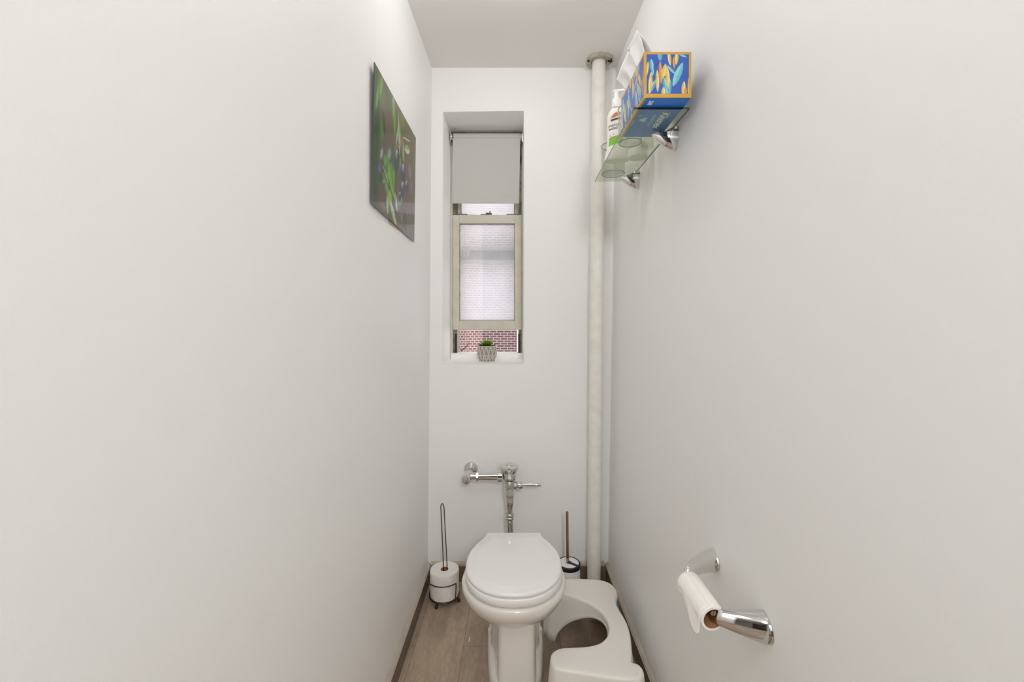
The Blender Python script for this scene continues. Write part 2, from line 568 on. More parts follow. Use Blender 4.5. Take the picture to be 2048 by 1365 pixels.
bm_box(bm, 0.0205, 0.0300, 2.489, 2.4945, 2.24, 2.345)
wp.append(from_bm('weather_strip', bm, 'trackblack', smooth=False))
# lower sash, raised: stiles, rails
def sash(x0, x1, z0, z1, gx0, gx1, gz0, gz1, y0, y1, name):
    bm = bmesh.new()
    bm_box(bm, x0, gx0, y0, y1, z0, z1, .002, 1)
    bm_box(bm, gx1, x1, y0, y1, z0, z1, .002, 1)
    bm_box(bm, gx0 - .001, gx1 + .001, y0 - .003, y1, gz1, z1, .002, 1)
    bm_box(bm, gx0 - .001, gx1 + .001, y0 - .003, y1, z0, gz0, .002, 1)
    # glazing bead
    t = .0035
    bm_box(bm, gx0, gx0 + t, y0 + .006, y1, gz0, gz1, mi=1)
    bm_box(bm, gx1 - t, gx1, y0 + .006, y1, gz0, gz1, mi=1)
    bm_box(bm, gx0, gx1, y0 + .006, y1, gz1 - t, gz1, mi=1)
    bm_box(bm, gx0, gx1, y0 + .006, y1, gz0, gz0 + t * .6, mi=1)
    o = from_bm(name, bm, ['winframe', 'track'], smooth=False)
    g = box('pane', gx0 - .001, gx1 + .001, (y0 + y1) / 2 + .002, (y0 + y1) / 2 + .006, gz0 - .001, gz1 + .001, 'sashglass', o)
    return o
ls = sash(-0.3650, 0.0295, 1.2795, 1.9375, -0.3270, -0.0095, 1.3310, 1.8880, 2.487, 2.5115, 'lower_sash')
wp.append(ls)
us = sash(-0.3425, 0.0105, 1.915, 2.37, -0.3240, -0.0105, 1.945, 2.33, 2.522, 2.545, 'upper_sash')
wp.append(us)
bm = bmesh.new()
bm_box(bm, -0.362, -0.281, 2.490, 2.510, 1.9375, 1.9445, .002, 1)
bm_box(bm, -0.058, 0.0285, 2.490, 2.510, 1.9375, 1.9445, .002, 1)
wp.append(from_bm('tilt_latch', bm, 'lock', auto=30))
bm = bmesh.new()
bm_box(bm, -0.206, -0.140, 2.489, 2.512, 1.9375, 1.943, .0015, 1)
bm_lathe(bm, [(0, 0), (.013, 0), (.012, .008), (0, .010)], 16, axis_mtx((-0.165, 2.500, 1.943), (0, 0, 1)))
bm_box(bm, -0.165, -0.140, 2.494, 2.502, 1.945, 1.951, .002, 1)
bm_box(bm, -0.156, -0.149, 2.494, 2.502, 1.946, 1.962, .002, 1)
wp.append(from_bm('sash_lock', bm, 'lock', auto=30))
# storm window rail outside with a lift handle and oval holes imitating bright reflections
def storm_rail():
    bm = bmesh.new()
    x0, x1, z0, z1, y0, y1 = -0.3425, 0.0105, 1.690, 1.768, 2.575, 2.588
    bm_box(bm, -0.272, x1, y0, y1, z0, z1)
    # left end, three ovals cut out to imitate reflections
    N = 24
    cx = [-0.330, -0.309, -0.288]
    for c in cx:
        ring_o = []; ring_i = []
        for k in range(N):
            a = 2 * PI * k / N
            ca, sa = math.cos(a), math.sin(a)
            s = 1 / max(abs(ca) / 0.0105, abs(sa) / 0.039)
            ring_o.append(bm.verts.new((c + ca * s, y0, 1.729 + sa * s)))
            ring_i.append(bm.verts.new((c + ca * 0.0062, y0, 1.731 + sa * 0.019)))
        for k in range(N):
            j = (k + 1) % N
            bm.faces.new((ring_o[k], ring_o[j], ring_i[j], ring_i[k]))
    bm_box(bm, -0.2775, -0.272, y0, y1, z0, z1)
    bm_box(bm, x0, x1, y0 - .006, y0, z0 - .018, z0 - .004, mi=1)
    bm_box(bm, x0, x1, y0 - .010, y0, z1 - .022, z1, mi=1)
    return from_bm('storm_rail', bm, ['track', 'winframe'], smooth=False)
wp.append(storm_rail())
wp.append(tube('lift_handle', catmull([(-.206, 2.574, 1.768), (-.198, 2.566, 1.779), (-.165, 2.562, 1.781), (-.132, 2.566, 1.779), (-.124, 2.574, 1.768)], 5), .0038, 'winframe'))
adopt(win, *wp)

# ------------------------------------------------------------------ roller blind
bl = empty('roller_blind', (-0.165, 2.44, 2.36), 'pale grey roller blind pulled halfway down the window', 'blind')
bw = []
bw.append(lathe('roller_tube', [(0, -.186), (.0185, -.186), (.0195, -.185), (.0195, .196), (.0185, .197), (0, .197)], 'blind',
                p=(-0.167, 2.445, 2.3650), d=(1, 0, 0), seg=32))
def blind_fabric():
    rows = 30
    vs = []; fs = []
    for i in range(rows + 1):
        t = i / rows
        z = 2.350 - t * (2.350 - 1.9885)
        for j in range(13):
            s = j / 12
            xl = -0.3555 - 0.004 * t; xr = 0.0215 - 0.007 * t
            x = xl * (1 - s) + xr * s
            yy = 2.4275 + .0015 * math.sin(PI * s) * t + 0.0018 * (2 * s - 1) ** 4 * t
            vs.append((x, yy, z))
    n = len(vs)
    vs += [(x, y + .0012, z) for x, y, z in vs]
    w = 13
    for i in range(rows):
        for j in range(12):
            a = i * w + j
            fs.append((a, a + 1, a + w + 1, a + w)); fs.append((n + a, n + a + w, n + a + w + 1, n + a + 1))
    for i in range(rows):
        a = i * w; fs.append((a, a + w, n + a + w, n + a)); a += 12; fs.append((a, n + a, n + a + w, a + w))
    for j in range(12):
        a = j; fs.append((a, n + a, n + a + 1, a + 1)); a = rows * w + j; fs.append((a, a + 1, n + a + 1, n + a))
    return mk('fabric', vs, fs, 'blind', smooth=True, auto=40)
fb = blind_fabric(); bw.append(fb)
hb = box('hem_bar', -0.3598, 0.0148, 2.4262, 2.4322, 1.9875, 2.013, 'blind', bev=.0015); bw.append(hb)
for sx in (-0.3665, 0.0315):
    bm = bmesh.new()
    bm_box(bm, sx - .002 if sx < 0 else sx + .0005, sx + .0015 if sx < 0 else sx + .004, 2.42, 2.475, 2.33, 2.395)
    bm_lathe(bm, [(0, 0), (.0165, 0), (.0165, .006), (.011, .008), (0, .008)], 20,
             axis_mtx((sx + (.001 if sx < 0 else .0005), 2.445, 2.365), (1 if sx < 0 else -1, 0, 0)))
    bw.append(from_bm('bracket', bm, 'satin', auto=35))
bm = bmesh.new()
for k in range(15):     # short bead chain hanging at the right end
    bm_lathe(bm, [(0, -.0022), (.0018, -.0012), (.0018, .0012), (0, .0022)], 8, Matrix.Translation((0.0268, 2.436, 2.345 - k * .006)))
bw.append(from_bm('bead_chain', bm, 'lock'))
adopt(bl, *bw)

# ------------------------------------------------------------------ succulent in a faceted pot
su = empty('potted_succulent', (-0.161, 2.372, 1.1150), 'small green succulent in a grey and cream diamond-ribbed pot on the window sill', 'plant')
def pot():
    nu, nv = 160, 46
    def prof(v):
        z = v * 0.082
        r = 0.041 + 0.0135 * math.sin(min(1, (v / .5)) * PI / 2) if v < .5 else 0.0545 - 0.0035 * ((v - .5) / .5) ** 2
        return r, z
    def line(u, v):
        # crossing zig-zag ribs forming diamonds
        k = 14
        a = (u * k) % 1.0
        if v > .45:
            w = (v - .45) / .55; e = abs(a - .5)          # long triangles upward
            return min(abs(e - .5 * (1 - w) * 1.0 + 0.0), 1)
        w = v / .45
        e = abs(a - .5)
        return min(abs(e - .5 * w), abs(e - .5 * (1 - abs(2 * w - 1))))
    def pos(u, v):
        r, z = prof(v)
        d = line(u, v)
        rib = max(0, 1 - d / .10)
        r -= 0.0022 * (1 - rib) if .03 < v < .94 else 0
        return ((r) * math.cos(2 * PI * u), r * math.sin(2 * PI * u), z)
    def colr(U, V):
        C = np.zeros(U.shape + (3,))
        for i in range(U.shape[0]):
            for j in range(U.shape[1]):
                d = line(U[i, j], V[i, j])
                k = max(0, min(1, 1.25 - d / .11))
                if V[i, j] > .94: k = 1
                C[i, j] = (np.array([150, 144, 134]) * (1 - k) + np.array([222, 216, 204]) * k) / 255
        return C
    o = paint_grid('pot', pos, nu, nv, colr, 'pot')
    # inner lip and base
    bm = bmesh.new(); bm.from_mesh(o.data)
    bm_lathe(bm, [(.0508, .082), (.0465, .082), (.0460, .066), (0, .066)], 40)
    bm_lathe(bm, [(0, .0005), (.041, .0005)], 40)
    bm.to_mesh(o.data); bm.free()
    ca = o.data.color_attributes['Col']
    for i in range((nu + 1) * (nv + 1), len(ca.data)):
        ca.data[i].color = (.5, .47, .42, 1)
    o.data.shade_smooth(); o.data.set_sharp_from_angle(angle=math.radians(50))
    o.parent = su
    return o
pt = pot()
lathe('soil', [(0, .070), (.0463, .069)], 'soil', su, p=(0, 0, 0.0))
def leaf_bm(bm, L, W, az, el, z0, curl=.3, r0=0.0):
    n = 8
    ca, sa = math.cos(az), math.sin(az)
    rows = []
    for i in range(n + 1):
        t = i / n
        w = W * (math.sin(PI * min(1, (t * .86 + .10))) ** .75) * (1 - t ** 5)
        th = .0032 * (1 - t) + .0004
        e = el + curl * t
        rr = r0 + L * t * math.cos(el + curl * t * .5); zz = z0 + L * t * math.sin(el + curl * t * .5)
        ring = []
        for k in range(6):
            a = 2 * PI * k / 6
            lx = w * math.cos(a); up = th * math.sin(a) + .35 * abs(lx)
            x = rr - up * math.sin(e); z = zz + up * math.cos(e)
            ring.append(bm.verts.new((x * ca - lx * sa, x * sa + lx * ca, z)))
        rows.append(ring)
    for a, b in zip(rows[:-1], rows[1:]):
        for k in range(6):
            j = (k + 1) % 6
            bm.faces.new((a[k], a[j], b[j], b[k]))
    bm.faces.new(rows[-1])
random.seed(4)
for layer, (cnt, L, W, el, z0, mt) in enumerate([(12, .058, .0105, .12, .074, 'leafdark'), (11, .052, .0105, .42, .077, 'leaf'),
                                                 (9, .044, .0095, .80, .079, 'leaf'), (6, .034, .008, 1.15, .082, 'leaf')]):
    for k in range(cnt):
        bm = bmesh.new()
        leaf_bm(bm, L * random.uniform(.9, 1.08), W, 2 * PI * (k + .5 * layer + random.uniform(-.1, .1)) / cnt, el + random.uniform(-.08, .08), z0,
                curl=.35)
        from_bm('leaf', bm, mt, su, auto=80)

# ------------------------------------------------------------------ riser pipe with ceiling flange
rp = empty('riser_pipe', (0.387, 2.176, 0), 'white painted vertical riser pipe running from floor to ceiling in the back corner', 'pipe')
px0, px1 = (0.3865, 2.178), (0.4115, 2.174)
pp = []
bm = bmesh.new()
n = 60
pts = []
for i in range(n + 1):
    t = i / n
    pts.append((px0[0] * (1 - t) + px1[0] * t + .0006 * math.sin(9 * t), px0[1] * (1 - t) + px1[1] * t, 0.0 + t * CEIL))
bm_tube(bm, pts, 0.0335, 28, cap=False)
pp.append(from_bm('pipe_run', bm, 'pipe'))
bm = bmesh.new()
seg = 40
random.seed(2)
prof = [(.036, 0), (.040, -.010), (.064, -.013), (.068, -.009), (.069, 0)]
rings = []
jag = [1 + random.uniform(-.03, .03) for _ in range(seg)]
for r, z in prof:
    rings.append([bm.verts.new((r * (jag[i] if r > .05 else 1) * math.cos(2 * PI * i / seg), r * .96 * (jag[i] if r > .05 else 1) * math.sin(2 * PI * i / seg), z)) for i in range(seg)])
for a, b in zip(rings[:-1], rings[1:]):
    for i in range(seg):
        bm.faces.new((a[i], a[(i + 1) % seg], b[(i + 1) % seg], b[i]))
bmesh.ops.translate(bm, verts=bm.verts, vec=(0.412, 2.168, CEIL))
fl = from_bm('ceiling_flange', bm, 'flange', auto=30)
pp.append(fl)
adopt(rp, *pp)
for sx in (-1, 1):      # screw ears on the split flange
    bm = bmesh.new()
    bm_lathe(bm, [(0, 0), (.006, 0), (.0055, -.004), (0, -.005)], 12, Matrix.Translation((0.412 + sx * .0555 - .0, 2.168 - .012, CEIL - .0125)))
    if sx > 0:
        bm_box(bm, 0.412 + .052, 0.412 + .056, 2.135, 2.165, CEIL - .020, CEIL - .012)
        bm_box(bm, 0.412 + .040, 0.412 + .062, 2.152, 2.156, CEIL - .019, CEIL - .012)
    s = from_bm('screw', bm, 'dark', auto=40)
    s.parent = fl

# ------------------------------------------------------------------ picture on the left wall
pc = empty('wall_picture', (-0.425, 1.54, 1.68), 'frameless glossy photo panel of green leaves and blue berries on the left wall', 'picture')
rs = np.random.RandomState(5)
def blob(C, U, V, cu, cv, ru, rv, ang, col, soft=.5, power=2):
    ca, sa = math.cos(ang), math.sin(ang)
    du = (U - cu) * 1.2; dv = V - cv
    a = (du * ca + dv * sa) / ru; b = (-du * sa + dv * ca) / rv
    d = np.sqrt(np.abs(a) ** power + np.abs(b) ** power)
    k = np.clip((1 - d) / max(soft, 1e-3), 0, 1)[..., None]
    k = k * k * (3 - 2 * k)
    return C * (1 - k) + np.array(col) / 255 * k
def lens(C, U, V, p0, p1, w, col, col2=None, edge=.12):
    p0 = np.array(p0); p1 = np.array(p1); d = p1 - p0; L = np.hypot(*d); d = d / L
    t = ((U - p0[0]) * d[0] + (V - p0[1]) * d[1]) / L
    s = (-(U - p0[0]) * d[1] + (V - p0[1]) * d[0])
    hw = w * np.clip(4 * t * (1 - t), 0, 1) ** .75
    k = np.clip((hw - np.abs(s)) / (w * edge), 0, 1) * ((t > 0) & (t < 1))
    c = np.array(col, float)[None, None, :] / 255 * np.ones(C.shape)
    if col2 is not None:
        q = (s > 0)[..., None]
        c = np.where(q, np.array(col2, float) / 255, c)
    k = k[..., None]
    return C * (1 - k) + c * k
def photo(U, V):
    # U: near -> far, V: bottom -> top
    C = np.ones(U.shape + (3,)) * np.array([92, 82, 68]) / 255
    k0 = np.clip((V - .45) * 1.6, 0, 1)[..., None] * .8
    C = C * (1 - k0) + k0 * np.array([118, 114, 82]) / 255
    C = C * (0.92 + .2 * U[..., None])
    S = [(.05, .5, .10, .9, 0, (38, 74, 26), .8), (.12, .88, .12, .16, .2, (96, 122, 60), .8), (.25, .93, .10, .18, .3, (84, 104, 62), .9),
         (.16, .62, .07, .12, 0, (66, 120, 48), .6), (.42, .80, .06, .14, .1, (108, 150, 64), .6), (.38, .95, .05, .12, 0, (150, 168, 160), .8),
         (.52, .78, .06, .12, -.1, (92, 140, 58), .5), (.60, .93, .10, .10, 0, (120, 132, 56), .7), (.3, .5, .10, .05, .9, (128, 150, 158), .7),
         (.15, .43, .035, .07, -.5, (150, 160, 168), .6), (.24, .33, .10, .16, .05, (92, 150, 52), .35), (.40, .36, .06, .16, .05, (104, 146, 70), .5),
         (.12, .3, .05, .05, 0, (70, 92, 150), .6), (.14, .24, .06, .06, 0, (60, 56, 70), .7), (.33, .17, .08, .08, .2, (138, 168, 40), .5),
         (.54, .22, .06, .09, .2, (132, 150, 130), .8), (.30, .08, .05, .04, 0, (96, 52, 44), .8), (.62, .11, .04, .05, 0, (120, 142, 54), .6),
         (.83, .60, .07, .09, .3, (128, 130, 146), .8), (.88, .48, .06, .09, .2, (118, 120, 134), .8), (.70, .12, .12, .12, 0, (72, 68, 76), .8),
         (.80, .06, .06, .05, 0, (88, 120, 66), .8), (.20, .05, .10, .03, 0, (130, 100, 84), .8)]
    for cu, cv, ru, rv, an, col, so in S:
        C = blob(C, U, V, cu, cv, ru, rv, an, col, so)
    r = random.Random(8)
    for k in range(16):
        u0 = r.uniform(0, .55) if k < 11 else r.uniform(.5, .95); v0 = r.uniform(.05, .95)
        C = blob(C, U, V, u0, v0, r.uniform(.02, .05), r.uniform(.06, .15), r.uniform(-.3, .3), r.choice([(96, 150, 60), (120, 160, 70), (58, 96, 40), (150, 170, 160), (70, 58, 50)]), .6)
    L = [((.17, .22), (.36, .46), .055, (98, 150, 60), (74, 122, 46)), ((.29, .44), (.43, .20), .05, (112, 170, 52), (84, 140, 44)),
         ((.44, .26), (.50, .12), .03, (190, 200, 190), None), ((.32, .16), (.50, -.02), .035, (150, 180, 140), (176, 196, 170)),
         ((.27, .17), (.29, .02), .022, (150, 186, 130), None), ((.66, .73), (.82, .79), .040, (196, 206, 160), (150, 168, 104)),
         ((.50, .95), (.54, .60), .012, (190, 196, 180), None), ((.62, .78), (.66, .60), .014, (170, 184, 170), None),
         ((.50, .86), (.44, .60), .012, (176, 190, 150), None)]
    for p0, p1, w, c1, c2 in L:
        C = lens(C, U, V, p0, p1, w, c1, c2)
    # dusky berries: pale bloom on top, deep violet below
    for cu, cv, ru, rv in [(.465, .53, .070, .115), (.635, .50, .080, .105), (.625, .355, .065, .085), (.56, .27, .04, .05), (.73, .42, .05, .07)]:
        C = blob(C, U, V, cu, cv, ru, rv, -.25, (66, 64, 84), .18, 2.3)
        C = blob(C, U, V, cu - .01, cv + rv * .42, ru * .7, rv * .45, -.2, (150, 150, 188), .8)
        C = blob(C, U, V, cu + .01, cv + rv * .70, ru * .45, rv * .22, -.2, (198, 196, 206), .8)
    for p0, p1, w, c in [((.48, .64), (.64, .82), .010, (172, 120, 116)), ((.60, .80), (.84, .88), .009, (190, 180, 150)), ((.56, .76), (.64, .60), .009, (180, 130, 130)),
                         ((.16, .36), (.32, .22), .012, (62, 44, 34)), ((.16, .37), (.30, .25), .005, (196, 186, 168)), ((.44, .98), (.46, .0), .006, (52, 42, 36))]:
        C = lens(C, U, V, p0, p1, w, c)
    return C
XP = -0.4190
def pc_pos(u, v):
    y = 1.326 + u * (1.865 - 1.326)
    z0 = 1.703 + u * (1.677 - 1.703); z1 = 2.134 + u * (2.123 - 2.134)
    return (-0.4392 + 0.0067 * v + .001 * u, y, z0 + v * (z1 - z0))
g = paint_grid('photo_panel', pc_pos, 190, 170, photo, 'pictureprint')
w_ = 171
me = g.data
bm = bmesh.new(); bm.from_mesh(me); bm.verts.ensure_lookup_table()
res = []
def vtx(i, j): return bm.verts[i * w_ + j]
loop = [vtx(0, j) for j in range(0, 171)] + [vtx(i, 170) for i in range(1, 191)] + [vtx(190, j) for j in range(169, -1, -1)] + [vtx(i, 0) for i in range(189, 0, -1)]
bk = [bm.verts.new(v.co + Vector((-.0028, 0, 0))) for v in loop]
nl = len(loop)
for i in range(nl):
    f = bm.faces.new((loop[i], loop[(i + 1) % nl], bk[(i + 1) % nl], bk[i])); f.material_index = 1
f = bm.faces.new(bk); f.material_index = 1
bmesh.ops.recalc_face_normals(bm, faces=bm.faces)
bm.to_mesh(me); bm.free()
me.materials.append(M['edge'])
cl = box('backing_cleat', -0.4490, -0.4436, 1.40, 1.79, 1.735, 1.765, 'woodback')
cl2 = box('backing_cleat', -0.4492, -0.4440, 1.52, 1.70, 1.684, 1.712, 'woodback')
adopt(pc, g, cl, cl2)

# ------------------------------------------------------------------ toilet
tl = empty('toilet', (-0.0105, 1.65, 0), 'white floor-mounted toilet with its lid closed, against the back wall', 'toilet')
tl.rotation_euler = (0, 0, math.radians(0.6))
def outline(hw, yf, yb, yw, n=56, backsq=2.6, backw=None):
    """egg plan: round front (towards camera, yf), squarer back; coordinates relative to the root (y-1.65)"""
    pts = []
    for i in range(n):
        a = 2 * PI * i / n
        c, s = math.cos(a), math.sin(a)
        if s < 0:
            x = hw * c; y = yw + (yw - yf) * s
        else:
            e = 2 / backsq
            x = hw * math.copysign(abs(c) ** e, c); y = yw + (yb - yw) * (abs(s) ** e)
            if backw is not None:
                k = (y - yw) / (yb - yw); x *= 1 - (1 - backw) * k ** 1.5
        pts.append((x, y - 1.65))
    return pts
def ring(z, *a, **k):
    return [(x, y, z) for x, y in outline(*a, **k)]
bowl_rings = []
for z, hw, yf, yb, yw in [(.248, .060, 1.562, 1.86, 1.64), (.252, .072, 1.548, 1.90, 1.64), (.261, .100, 1.531, 1.93, 1.64), (.274, .130, 1.510, 1.94, 1.64), (.290, .156, 1.490, 1.95, 1.645),
                          (.309, .176, 1.474, 1.96, 1.65), (.330, .189, 1.459, 1.965, 1.65), (.348, .1955, 1.452, 1.97, 1.65), (.363, .1955, 1.4495, 1.97, 1.65),
                          (.371, .1935, 1.453, 1.968, 1.65), (.3745, .189, 1.461, 1.960, 1.65), (.3745, .10, 1.54, 1.86, 1.65)]:
    bowl_rings.append(ring(z, hw, yf, yb, yw, backw=.72))
loft('bowl', bowl_rings, 'porcelain', tl, auto=60)
ped = []
for z, hw, yf, yb, rr in [(0, .078, 1.545, 1.93, 3.6), (.02, .078, 1.545, 1.93, 3.6), (.10, .073, 1.550, 1.92, 3.8), (.20, .072, 1.552, 1.91, 3.8), (.245, .0725, 1.552, 1.91, 3.8),
                          (.268, .075, 1.552, 1.91, 3.6), (.278, .085, 1.552, 1.91, 3.0)]:
    r = []
    n = 48
    for i in range(n):
        a = 2 * PI * (i + .5) / n
        c, s = math.cos(a), math.sin(a); e = 2 / (7 if rr > 3.2 else 4)
        r.append((hw * math.copysign(abs(c) ** e, c) + 0.0100, (yf + yb) / 2 + (yb - yf) / 2 * math.copysign(abs(s) ** e, s) - 1.65, z))
    ped.append(r)
loft('pedestal', ped, 'porcelain', tl, auto=60)
ft = []
for z, g_ in [(0, 0), (.030, 0), (.042, .004), (.048, .012), (.050, .03)]:
    pts = [(.072 - g_ * .5, 1.56 + g_), (.094 - g_, 1.60 + g_), (.106 - g_, 1.68), (.113 - g_, 1.78), (.1125 - g_, 1.86), (.104 - g_, 1.915 - g_ * .5),
           (.085 - g_, 1.945 - g_), (.05, 1.952 - g_)]
    half = catmull([(x, y, 0) for x, y in pts], 5)
    full = [(p.x, p.y) for p in half] + [(-p.x, p.y) for p in reversed(half)]
    ft.append([(x + .0065, y - 1.65, z) for x, y in full])
loft('foot', ft, 'porcelain', tl, auto=60)
# trapway swelling above the foot, half hidden behind the column
tw = []
for z, hw in [(.04, .100), (.09, .096), (.15, .092), (.22, .088), (.27, .095)]:
    tw.append([(x + .0065, y, z) for x, y in outline(hw, 1.66, 1.94, 1.76, backsq=3)])
loft('trapway', tw, 'porcelain', tl, auto=60)
for sx in (-1, 1):
    lathe('bolt_cap', [(.0, .030), (.008, .030), (.0125, .026), (.013, .018), (.013, 0)], 'porcelain', tl, p=(sx * .100 + .0065, .150, .040), seg=20)

def lid_outline(grow=0.0, front=1.457):
    pts = [(0.0, front), (.060, front + .0085), (.112, front + .036), (.152, front + .082), (.174, front + .135), (.1810, front + .190), (.1795, 1.70),
           (.170, 1.745), (.1500, 1.797), (.134, 1.826), (.1245, 1.845), (.1195, 1.862), (.1175, 1.880)]
    half = catmull([(x, y, 0) for x, y in pts], 6)
    f = [Vector((p.x, p.y)) for p in half] + [Vector((-p.x, p.y)) for p in reversed(half[1:])]
    out = []
    n = len(f)
    for i in range(n):
        a, b, c = f[i - 1], f[i], f[(i + 1) % n]
        t = (c - a).normalized(); nrm = Vector((t.y, -t.x))
        if i in (len(half) - 1, len(half)):
            nrm = Vector((math.copysign(.5, b.x), .7))
        if grow < 0:
            k = 1 + grow / .17
            q = Vector((b.x * k, 1.66 + (b.y - 1.66) * k))
        else:
            q = b + nrm * grow
        out.append((q.x, q.y - 1.65))
    return out
def lring(z, g, front=1.457):
    return [(x, y, z) for x, y in lid_outline(g, front)]
lid = [lring(.4125, -.030), lring(.4125, -.010), lring(.4128, -.0012), lring(.4175, 0), lring(.4215, -.0012), lring(.4245, -.0045), lring(.4256, -.010),
       lring(.4258, -.022), lring(.4276, -.030), lring(.4282, -.040), lring(.4284, -.070)]
loft('lid', lid, 'seat', tl, auto=50)
sr = [lring(.3795, -.030, 1.454), lring(.3795, -.012, 1.454), lring(.3805, -.0020, 1.454), lring(.3835, .0008, 1.454), lring(.4045, .0004, 1.454), lring(.4068, -.001, 1.454), lring(.4080, -.006, 1.454), lring(.4080, -.030, 1.454)]
loft('seat', sr, 'seat', tl, auto=50)
for sx in (-1, 1):
    lathe('hinge', [(0, -.017), (.0085, -.017), (.0095, -.015), (.0095, .015), (.0085, .017), (0, .017)], 'seat', tl, p=(sx * .078, .242, .4035), d=(1, 0, 0), seg=20)
bump_ = box('seat_bumper', -.012, .012, -.150, -.140, .4064, .4126, 'white', tl)

# ------------------------------------------------------------------ flush valve on the back wall
fv = empty('flush_valve', (-0.036, 2.13, 0.55), 'exposed chrome flush valve and supply pipe on the back wall above the toilet', 'flush valve')
f_ = []
VX, VY = -0.0345, 2.128
f_.append(lathe('wall_flange', [(.0, .022), (.016, .022), (.020, .018), (.030, .010), (.0355, .004), (.0365, 0), (0, 0)], 'chrome', p=(-0.2345, D, .571), d=(0, -1, 0)))
f_.append(lathe('flange_neck', [(.0, 0), (.0155, 0), (.0155, .06), (0, .06)], 'chrome', p=(-0.236, D, .569), d=(0, -1, 0), seg=28))
bm = bmesh.new()
bm_lathe(bm, [(0, .046), (.012, .0450), (.0200, .042), (.0245, .034), (.0262, .022), (.0262, .006), (.0255, -.014), (.022, -.026), (.013, -.033), (0, -.035)], 36,
         axis_mtx((-0.2395, 2.150, .5650), (-.16, -1, -.10)))
f_.append(from_bm('control_stop', bm, 'chrome'))
bm = bmesh.new()
bm_lathe(bm, [(.0, 0), (.017, 0), (.017, .028), (0, .028)], 32, axis_mtx((-0.225, VY + .006, .5735), (1, 0, 0)))
f_.append(from_bm('stop_outlet', bm, 'chrome', auto=35))
f_.append(lathe('coupling_nut', [(0, 0), (.0215, 0), (.0225, .002), (.0225, .010), (.0195, .012), (0, .012)], 'chrome', p=(-.1975, VY + .004, .5735), d=(1, 0, 0), seg=6, auto=20))
f_.append(lathe('supply_pipe', [(0, 0), (.0190, 0), (.0190, .106), (0, .106)], 'chrome', p=(-.188, VY + .002, .5735), d=(1, 0, 0), seg=36))
bm = bmesh.new()      # body
bm_lathe(bm, [(0, 0), (.024, 0), (.027, .003), (.027, .022), (0, .022)], 36, axis_mtx((-.093, VY, .5740), (1, 0, 0)))
bm_lathe(bm, [(0, .5570), (.026, .5575), (.031, .561), (.0335, .567), (.034, .575), (.034, .603), (0, .603)], 40, Matrix.Translation((VX, VY, 0)))
bm_lathe(bm, [(0, .512), (.0250, .512), (.0262, .517), (.0268, .556), (0, .560)], 36, Matrix.Translation((VX + .001, VY, 0)))
f_.append(from_bm('valve_body', bm, 'chrome', auto=35))
f_.append(lathe('valve_cap', [(0, .5975), (.038, .5975), (.0415, .600), (.0462, .612), (.0475, .619), (.0462, .6245), (.0425, .6275), (.027, .6300), (.0245, .6345), (.0200, .6375), (.010, .6400), (0, .6405)],
                'chrome', p=(VX - .0015, VY, 0), seg=48, auto=30))
f_.append(lathe('handle_socket', [(0, 0), (.017, 0), (.019, .004), (.020, .014), (.0145, .018), (.0135, .022), (.0178, .024), (.0180, .042), (.0165, .045), (0, .045)],
                'chrome', p=(VX + .020, VY, .5320), d=(1, 0, 0), seg=32, auto=30))
f_.append(lathe('flush_handle', [(0, 0), (.0068, 0), (.0070, .010), (.0080, .020), (.0084, .060), (.0086, .086), (.0078, .089), (0, .090)], 'chrome',
                p=(VX + .0645, VY, .5325), d=(1, 0, 0.005), seg=24))
bm = bmesh.new()
bm_lathe(bm, [(0, .480), (.0245, .480), (.0268, .484), (.0268, .507), (.0250, .514), (0, .514)], 8, Matrix.Translation((VX + .0005, VY, 0)))
f_.append(from_bm('spud_nut', bm, 'chrome', auto=20))
bm = bmesh.new()
bm_lathe(bm, [(0, .490), (.0205, .490), (.0205, .458), (.0195, .432), (.0160, .424), (.0150, .415), (.0150, .350), (0, .350)], 32, Matrix.Translation((VX + .0015, VY, 0)))
f_.append(from_bm('vacuum_breaker', bm, 'chrome', auto=35))
f_.append(lathe('slip_joint', [(0, .364), (.019, .364), (.0225, .369), (.0228, .375), (.0205, .379), (.0225, .383), (.0225, .388), (.0210, .392), (0, .394)], 'chrome', p=(VX + .0012, VY, 0), seg=32, auto=30))
f_.append(tube('flush_tube', catmull([(VX + .0015, VY, .357), (VX + .002, VY, .300), (VX + .006, VY - .006, .250), (VX + .012, VY - .045, .205), (VX + .014, VY - .12, .185), (VX + .014, VY - .19, .185)], 7),
               .0172, 'chrome', seg=28))
adopt(fv, *f_)

# ------------------------------------------------------------------ toilet paper stand, far left
ts = empty('toilet_paper_stand', (-0.346, 2.09, 0), 'dark wire floor stand with a tall loop, holding a spare roll left of the toilet', 'paper stand')
w_r = .0026
def circ(cx, cy, r, z, n=48, a0=0, a1=2 * PI, full=True):
    m_ = n if full else n + 1
    return [(cx + r * math.cos(a0 + (a1 - a0) * i / n), cy + r * math.sin(a0 + (a1 - a0) * i / n), z) for i in range(m_)]
tube('base_ring', circ(0, 0, .070, .022), w_r, 'bronze', ts, 8, closed=True)
tube('base_ring', circ(0, 0, .030, .022), w_r, 'bronze', ts, 8, closed=True)
bm = bmesh.new()
bm_tube(bm, [(-.070, 0, .022), (.070, 0, .022)], w_r, 8); bm_tube(bm, [(0, -.070, .022), (0, .070, .022)], w_r, 8)
from_bm('base_cross', bm, 'bronze', ts)
arc = circ(0, 0, .0820, .106, 40, math.radians(130), math.radians(320), False)
e0, e1 = arc[0], arc[-1]
path = [(e0[0] * .93, e0[1] * .93, .022), (e0[0], e0[1], .085)] + arc + [(e1[0], e1[1], .085), (e1[0] * .93, e1[1] * .93, .018)]
tube('basket_wire', path, w_r, 'bronze', ts, 8)
